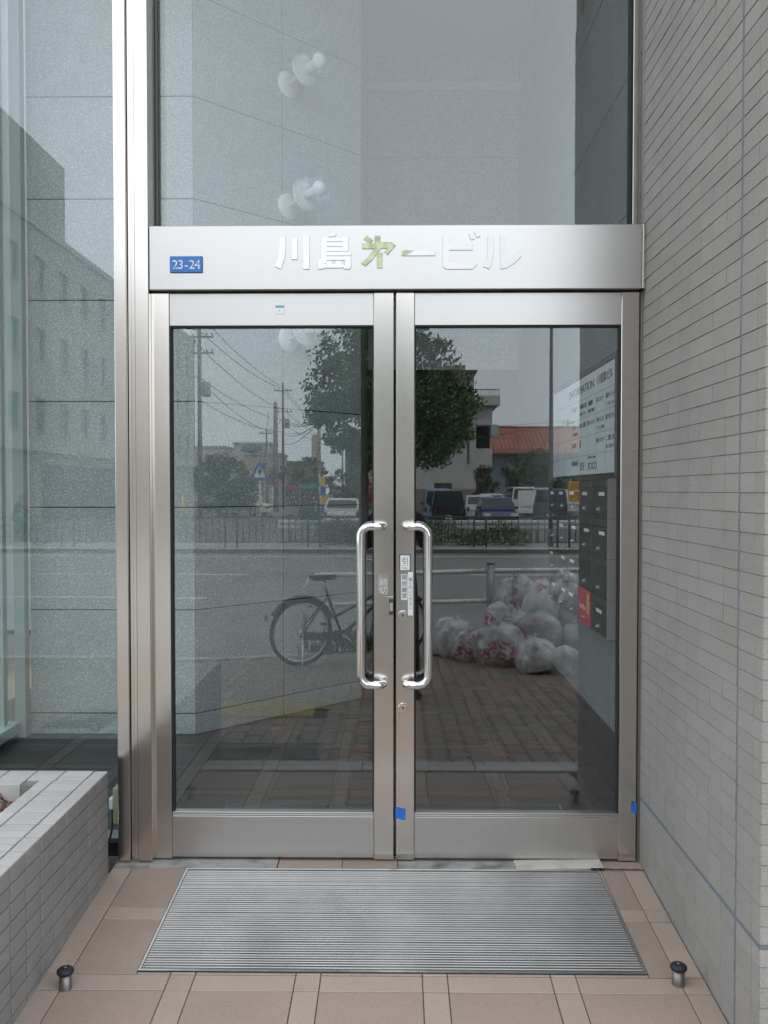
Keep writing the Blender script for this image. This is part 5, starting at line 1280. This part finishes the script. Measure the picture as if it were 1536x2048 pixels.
# ---- cars
def paint(nm, c, r=.25): return mat(nm, c, r, coat=.6, spec=.5)
m_tail = mat('tail_lamp', (.16, .012, .014), .2); m_lamp = mat('head_lamp', (.7, .72, .72), .1); m_trim = mat('bumper_trim', (.05, .05, .05), .6)
def car(label, loc, rz, L, W, prof, cab, m, cat='car', name='parked_car', rear_plate=True):
    """prof: side outline of the lower body (x, z); cab: (x_rear_base, x_rear_top, x_front_top, x_front_base, z_belt, z_roof); front at +x"""
    t = thing(name, label, cat, loc, rz); h = W / 2
    xr, xrt, xft, xf, zb_, zr = cab
    mb = MB(); n = len(prof)
    rings = []
    for (wy, ins) in ((h * .86, .04), (h * .97, .012), (h, 0.), (h * .985, 0.)):
        pass
    # lower body: outline lofted across the width with rounded flanks
    secs = [(-h, .90), (-h * .94, .985), (-h * .7, 1.0), (h * .7, 1.0), (h * .94, .985), (h, .90)]
    cx = sum(p[0] for p in prof) / n; cz = sum(p[1] for p in prof) / n
    vs = [(cx + (x - cx) * (1 - (1 - k) * .5), y, cz + (z - cz) * k) for y, k in secs for x, z in prof]
    fs = [tuple(range(n)), tuple((len(secs) - 1) * n + i for i in reversed(range(n)))]
    for s_ in range(len(secs) - 1):
        for i in range(n): fs.append((s_ * n + i, s_ * n + (i + 1) % n, (s_ + 1) * n + (i + 1) % n, (s_ + 1) * n + i))
    MB().add(vs, fs).build('body', m, t)
    wb, wt = h * .95, h * .80
    P = lambda x, y, z: Vector((x, y, z))
    bot = [P(xr, -wb, zb_), P(xf, -wb, zb_), P(xf, wb, zb_), P(xr, wb, zb_)]
    top = [P(xrt, -wt, zr - .04), P(xft, -wt, zr - .04), P(xft, wt, zr - .04), P(xrt, wt, zr - .04)]
    rt = [P(xrt + .12, -wt * .85, zr), P(xft - .12, -wt * .85, zr), P(xft - .12, wt * .85, zr), P(xrt + .12, wt * .85, zr)]
    MB().add(bot + top + rt, [(0, 1, 5, 4), (1, 2, 6, 5), (2, 3, 7, 6), (3, 0, 4, 7), (4, 5, 9, 8), (5, 6, 10, 9), (6, 7, 11, 10), (7, 4, 8, 11), (8, 9, 10, 11)]).build('cabin', m, t)
    def pane(q, nm, u0=.06, u1=.94, v0=.12, v1=.9):
        a, b, c, d = q; nrm = (b - a).cross(d - a).normalized()
        if nrm.dot((a + b + c + d) / 4 - P((xr + xf) / 2, 0, (zb_ + zr) / 2)) < 0: nrm = -nrm
        bl_ = lambda u, v: (a * (1 - u) + b * u) * (1 - v) + (d * (1 - u) + c * u) * v
        q2 = [bl_(u0, v0), bl_(u1, v0), bl_(u1, v1), bl_(u0, v1)]
        MB().add([p + nrm * .008 for p in q2] + [p - nrm * .01 for p in q2], [(0, 1, 2, 3), (7, 6, 5, 4), (0, 4, 5, 1), (1, 5, 6, 2), (2, 6, 7, 3), (3, 7, 4, 0)]).build(nm, m_carglass, t)
    pane((bot[3], bot[0], top[0], top[3]), 'rear_window'); pane((bot[1], bot[2], top[2], top[1]), 'windshield')
    for q in ((bot[0], bot[1], top[1], top[0]), (bot[2], bot[3], top[3], top[2])):
        pane(q, 'side_window', .08, .48); pane(q, 'side_window', .52, .92)
    x0, x1 = min(p[0] for p in prof), max(p[0] for p in prof); wr = .31 if W > 1.55 else .28
    for xx in (x0 + L * .19, x1 - L * .18):
        for s_ in (-1, 1):
            M_ = Matrix.Translation((xx, s_ * (h - .10), wr)) @ Matrix.Rotation(-s_ * math.pi / 2, 4, 'X')
            w_ = MB().lathe([(wr * .6, -.1), (wr * .95, -.1), (wr, -.06), (wr, .07), (wr * .95, .105), (wr * .62, .105), (wr * .6, .09)], 22, M_).build('wheel', m_tyre, t)
            MB().lathe([(wr * .6, .08), (wr * .55, .1), (wr * .2, .085), (0, .09)], 16, M_).build('rim', m_alu, w_)
    zl = zb_ * .78
    for s_ in (-1, 1):
        MB().box(x0 - .012, x0 + .12, s_ * h * .84 - .06, s_ * h * .84 + .06, zl - .09, zl + .12, b=.01).build('tail_light', m_tail, t)
        MB().box(x1 - .16, x1 + .006, s_ * h * .74 - .15, s_ * h * .74 + .15, zl - .08, zl + .07, b=.01).build('headlight', m_lamp, t)
        MB().box(xf - .35, xf - .2, s_ * (h + .02) - .07, s_ * (h + .02) + .07, zb_ + .0, zb_ + .14, b=.02).build('side_mirror', m_trim, t)
    B('rear_bumper', m, t, x0 - .05, x0 + .2, -h * .9, h * .9, .28, .52, b=.03); B('front_bumper', m, t, x1 - .2, x1 + .05, -h * .9, h * .9, .25, .5, b=.03)
    B('grille', m_trim, t, x1 - .05, x1 + .012, -h * .45, h * .45, .53, .66, b=.005)
    for xx in (x0 - .065, x1 + .055): B('number_plate', m_paper, t, xx, xx + .012, -.165, .165, .45 if xx < 0 else .32, .615 if xx < 0 else .485)
    return t
sedan = [(-2.25, .3), (-2.28, .75), (-2.2, .93), (-1.2, .96), (.9, .94), (1.9, .82), (2.25, .66), (2.28, .35), (1.9, .22), (-1.9, .22)]
hatch = [(-1.8, .3), (-1.85, .7), (-1.75, .92), (.7, .93), (1.45, .84), (1.8, .66), (1.82, .35), (1.5, .2), (-1.5, .2)]
boxy = [(-1.75, .28), (-1.78, .7), (-1.75, 1.0), (.9, 1.0), (1.5, .92), (1.72, .7), (1.74, .32), (1.5, .2), (-1.5, .2)]
vanp = [(-2.3, .3), (-2.33, .7), (-2.3, 1.1), (1.2, 1.08), (2.0, .92), (2.3, .7), (2.33, .35), (2.0, .22), (-2.0, .22)]
REAR, FRONT = math.radians(-90), math.radians(90)
def P_(px, L): x, y, _ = at(px, L); return (x, y, -.40)
car('white small hatchback with rounded rear parked behind the hedge', P_(697, 41), REAR + .12, 3.65, 1.69, hatch, (-1.78, -1.5, .35, .95, .93, 1.42), paint('cream_white_paint', (.68, .67, .62)))
car('black boxy van parked with its back to the street', P_(893, 43), REAR, 3.5, 1.52, boxy, (-1.74, -1.62, .75, 1.2, 1.0, 1.78), paint('black_paint', (.012, .012, .014), .15), 'van')
car('light blue van half hidden behind the black van', P_(873, 48), REAR, 3.5, 1.50, boxy, (-1.74, -1.62, .8, 1.2, 1.0, 1.86), paint('light_blue_paint', (.18, .30, .48)), 'van')
car('silver sedan between the black van and the blue car', P_(956, 50), REAR, 4.5, 1.74, sedan, (-1.75, -1.1, .45, 1.15, .95, 1.50), paint('silver_paint', (.50, .51, .51)))
car('dark blue small car facing the street by the hedge', P_(992, 40), FRONT, 3.6, 1.56, hatch, (-1.78, -1.5, .3, .95, .93, 1.47), paint('dark_blue_paint', (.025, .04, .13)))
car('silver hatchback behind the silver sedan', P_(978, 56), REAR, 3.7, 1.68, hatch, (-1.78, -1.5, .35, .95, .93, 1.56), paint('pale_silver_paint', (.55, .56, .56)))
vn = car('white high-roof van with a poster on its rear', P_(1039, 60), REAR, 4.6, 1.72, vanp, (-2.28, -2.18, 1.3, 1.85, 1.1, 1.98), paint('white_van_paint', (.70, .70, .68)), 'van')
B('poster', m_paper, vn, -2.365, -2.352, -.45, .72, .75, 1.75)
car('dark green van at the price board', P_(1108, 46), REAR + .25, 4.5, 1.72, vanp, (-2.28, -2.18, 1.3, 1.85, 1.1, 1.85), paint('teal_van_paint', (.10, .13, .13)), 'van')
car('white van farther back beside the brown wall', P_(1075, 66), REAR, 4.6, 1.72, vanp, (-2.28, -2.18, 1.3, 1.85, 1.1, 1.95), paint('offwhite_van_paint', (.62, .62, .60)), 'van')
car('silver car driving out by the round tree', P_(487, 62), math.radians(20), 3.9, 1.68, hatch, (-1.78, -1.4, .3, .95, .93, 1.46), paint('bright_silver_paint', (.62, .63, .63)))

# ---- people
m_cloth = mat('black_jacket', (.016, .016, .018), .8, var=.2, vscale=20); m_trous = mat('dark_trousers', (.02, .02, .024), .85); m_skin = mat('skin', (.42, .27, .20), .5, sss=.1); m_hair = mat('black_hair', (.012, .011, .01), .5)
m_shoe = mat('black_shoe', (.015, .014, .013), .4)
def skin_body(name, joints, edges, m, parent, root=0, sub=2):
    me = bpy.data.meshes.new(name); me.from_pydata([j[0] for j in joints], edges, [])
    o = bpy.data.objects.new(name, me); COL.objects.link(o)
    o.modifiers.new('skin', 'SKIN'); 
    for i, j in enumerate(joints):
        r = j[1] if isinstance(j[1], tuple) else (j[1], j[1]); me.skin_vertices[0].data[i].radius = r; me.skin_vertices[0].data[i].use_root = (i == root)
    s_ = o.modifiers.new('sub', 'SUBSURF'); s_.levels = sub; s_.render_levels = sub
    res = bpy.data.meshes.new_from_object(o.evaluated_get(bpy.context.evaluated_depsgraph_get()))
    bpy.data.objects.remove(o); bpy.data.meshes.remove(me)
    res.materials.clear(); res.materials.append(m); res.polygons.foreach_set('use_smooth', [True] * len(res.polygons))
    return put(name, res, parent)
def head(parent, c, fwd, name='head'):
    """head with brow, nose, mouth, eyes, ears and hair; c centre, fwd facing direction (unit, in plan)"""
    F = frame(c, Vector((-fwd[1], fwd[0], 0)) * -1, (0, 0, 1)); s = 1 if (F.to_3x3() @ Vector((0, 0, 1))).dot(Vector((fwd[0], fwd[1], 0))) > 0 else -1
    bm = bmesh.new(); bmesh.ops.create_icosphere(bm, subdivisions=4, radius=1)
    for v in bm.verts:
        x, y, z = v.co.x, v.co.y, v.co.z * s
        f = max(0, z)
        jaw = 1 - .22 * max(0, -y) ** 1.5
        px_, py_, pz_ = x * .076 * jaw, y * .115, z * .095 * (1 - .1 * max(0, -y))
        nose = math.exp(-((x * .076) ** 2 / .00013 + (y * .115 + .012) ** 2 / .0006)) * (f > .3)
        brow = math.exp(-((y * .115 - .022) ** 2 / .00012)) * f
        eye = (math.exp(-((px_ - .03) ** 2 + (py_ - .006) ** 2) / .00022) + math.exp(-((px_ + .03) ** 2 + (py_ - .006) ** 2) / .00022)) * (f > .2)
        mouth = math.exp(-((px_ / .024) ** 2 + ((py_ + .052) / .005) ** 2)) * (f > .2)
        pz_ += .020 * nose + .005 * brow - .008 * eye - .003 * mouth
        v.co = F @ Vector((px_, py_, pz_ * s))
    me = bpy.data.meshes.new(name); bm.to_mesh(me); bm.free(); me.materials.append(m_skin); me.polygons.foreach_set('use_smooth', [True] * len(me.polygons))
    h = put(name, me, parent)
    e = MB()
    for sx in (-1, 1): e.lathe([(.0, -.008), (.009, -.004), (.011, 0), (.009, .005), (0, .008)], 10, F @ Matrix.Translation((sx * .03, .006, s * .082)))
    e.build('eyes', m_ink, h)
    er = MB()
    for sx in (-1, 1): er.lathe([(.0, -.012), (.016, -.008), (.02, 0), (.014, .01), (0, .012)], 10, F @ Matrix.Translation((sx * .077, 0, -s * .005)) @ Matrix.Diagonal((.5, 1.5, 1, 1)))
    er.build('ears', m_skin, h)
    bm = bmesh.new(); bmesh.ops.create_icosphere(bm, subdivisions=4, radius=1)
    for v in list(bm.verts):
        z = v.co.z * s
        if (v.co.y < .25 and z > .25) or v.co.y < -.45: bm.verts.remove(v)
    for v in bm.verts:
        k = 1 + .03 * noise.noise(v.co * 6)
        v.co = F @ Vector((v.co.x * .085 * k, v.co.y * .127 * k, v.co.z * .106 * k))
    me = bpy.data.meshes.new('hair'); bm.to_mesh(me); bm.free(); me.materials.append(m_hair); me.polygons.foreach_set('use_smooth', [True] * len(me.polygons))
    put('hair', me, h)
    return h
def hand(parent, wrist, d, palm_n, curl=.8, side=1):
    """palm with five bent fingers; d points along the fingers, palm_n out of the palm"""
    d, pn = Vector(d).normalized(), Vector(palm_n).normalized(); s_ = d.cross(pn).normalized() * side; w = Vector(wrist)
    J = [(w, .026), (w + d * .05, (.018, .036)), (w + d * .085, (.015, .038))]; E_ = [(0, 1), (1, 2)]
    for k, (off_, ln) in enumerate(((-.03, .065), (-.01, .075), (.011, .072), (.03, .055))):
        b = w + d * .085 + s_ * off_; a1 = curl * .5; a2 = curl * 1.2; a3 = curl * 1.9; i = len(J)
        p1 = b + (d * math.cos(a1) + pn * math.sin(a1)) * ln * .5; p2 = p1 + (d * math.cos(a2) + pn * math.sin(a2)) * ln * .32; p3 = p2 + (d * math.cos(a3) + pn * math.sin(a3)) * ln * .25
        J += [(b, .0095), (p1, .009), (p2, .0085), (p3, .007)]; E_ += [(2, i), (i, i + 1), (i + 1, i + 2), (i + 2, i + 3)]
    i = len(J); b = w + d * .03 - s_ * .032
    J += [(b, .012), (b + d * .035 - s_ * .018 + pn * .012, .0105), (b + d * .06 - s_ * .014 + pn * .028, .009)]; E_ += [(1, i), (i, i + 1), (i + 1, i + 2)]
    return skin_body('hand', J, E_, m_skin, parent, 0, 1)
def standing_photographer():
    gz = zg(3.55); p = thing('person', 'photographer in dark clothes holding up a small camera, mirrored in the doors', 'person', (0.0, -3.62, gz))
    J = [((0, 0, .92), (.15, .11)), ((0, -.01, 1.12), (.145, .105)), ((0, -.02, 1.32), (.17, .11)), ((0, -.01, 1.42), (.11, .075)), ((0, .01, 1.50), (.055, .055)),
         ((-.17, -.01, 1.40), .062), ((-.235, .05, 1.17), .052), ((-.10, .205, 1.47), .036), ((.17, -.01, 1.40), .062), ((.235, .05, 1.17), .052), ((.10, .205, 1.47), .036),
         ((-.09, 0, .86), .095), ((-.105, .02, .48), .065), ((-.11, -.01, .09), .045), ((.09, 0, .86), .095), ((.12, .02, .48), .065), ((.15, -.01, .09), .045)]
    E_ = [(0, 1), (1, 2), (2, 3), (3, 4), (3, 5), (5, 6), (6, 7), (3, 8), (8, 9), (9, 10), (0, 11), (11, 12), (12, 13), (0, 14), (14, 15), (15, 16)]
    skin_body('body', J, E_, m_cloth, p)
    head(p, (0, .03, 1.615), (0, 1))
    for sx in (-1, 1):
        x = -.11 if sx < 0 else .15
        skin_body('shoe', [((x, -.05, .045), .042), ((x + sx * .01, .06, .045), (.045, .04)), ((x + sx * .02, .15, .032), (.04, .028))], [(0, 1), (1, 2)], m_shoe, p)
        hand(p, (sx * .10, .205, 1.475), (-sx * .35, .25, .9), (-sx, .1, -.2), .9, sx)
    c = thing('compact_camera', 'small compact camera held up by the photographer', 'camera', (0, -3.385, CAMZ - .0))
    B('body', m_alu, c, -.048, .048, -.028, -.004, -.030, .030, b=.005)
    MB().lathe([(.022, 0), (.022, .012), (.019, .02), (.014, .021), (.0, .021)], 24, Matrix.Translation((0, -.004, 0)) @ Matrix.Rotation(-math.pi / 2, 4, 'X')).build('lens_barrel', m_black, c)
    B('flash', m_paper, c, .02, .038, -.0041, -.0025, .014, .024)
standing_photographer()
# cyclist on the far walk
cbk = bicycle('bicycle ridden along the far sidewalk', (-12.9, -26.1, ZFAR), 0)
cyc = thing('person', 'cyclist in dark clothes riding along the far sidewalk', 'person', (-12.9, -26.1, ZFAR))
J = [((.26, 0, .93), (.13, .12)), ((.33, 0, 1.12), (.13, .11)), ((.42, 0, 1.30), (.15, .10)), ((.46, 0, 1.38), .07), ((.50, 0, 1.45), .05), ((.42, -.17, 1.31), .055), ((.58, -.24, 1.12), .042), ((.75, -.26, 1.0), .03), ((.42, .17, 1.31), .055), ((.58, .24, 1.12), .042), ((.75, .26, 1.0), .03),
     ((.28, -.09, .88), .09), ((.60, -.11, .70), .06), ((.34, -.11, .44), .04), ((.28, .09, .88), .09), ((.66, .11, .58), .06), ((.55, .11, .22), .04)]
skin_body('body', J, [(0, 1), (1, 2), (2, 3), (3, 4), (3, 5), (5, 6), (6, 7), (3, 8), (8, 9), (9, 10), (0, 11), (11, 12), (12, 13), (0, 14), (14, 15), (15, 16)], m_cloth, cyc)
head(cyc, (.55, 0, 1.57), (1, 0))
for y_, x_, z_ in ((-.11, .33, .41), (.11, .55, .19)): skin_body('shoe', [((x_ - .06, y_, z_ + .02), .04), ((x_ + .06, y_, z_), .038), ((x_ + .14, y_, z_ - .01), .025)], [(0, 1), (1, 2)], m_shoe, cyc)
for sx in (-1, 1): hand(cyc, (.745, sx * .26, 1.0), (1, 0, -.1), (0, 0, -1), 1.1, sx)
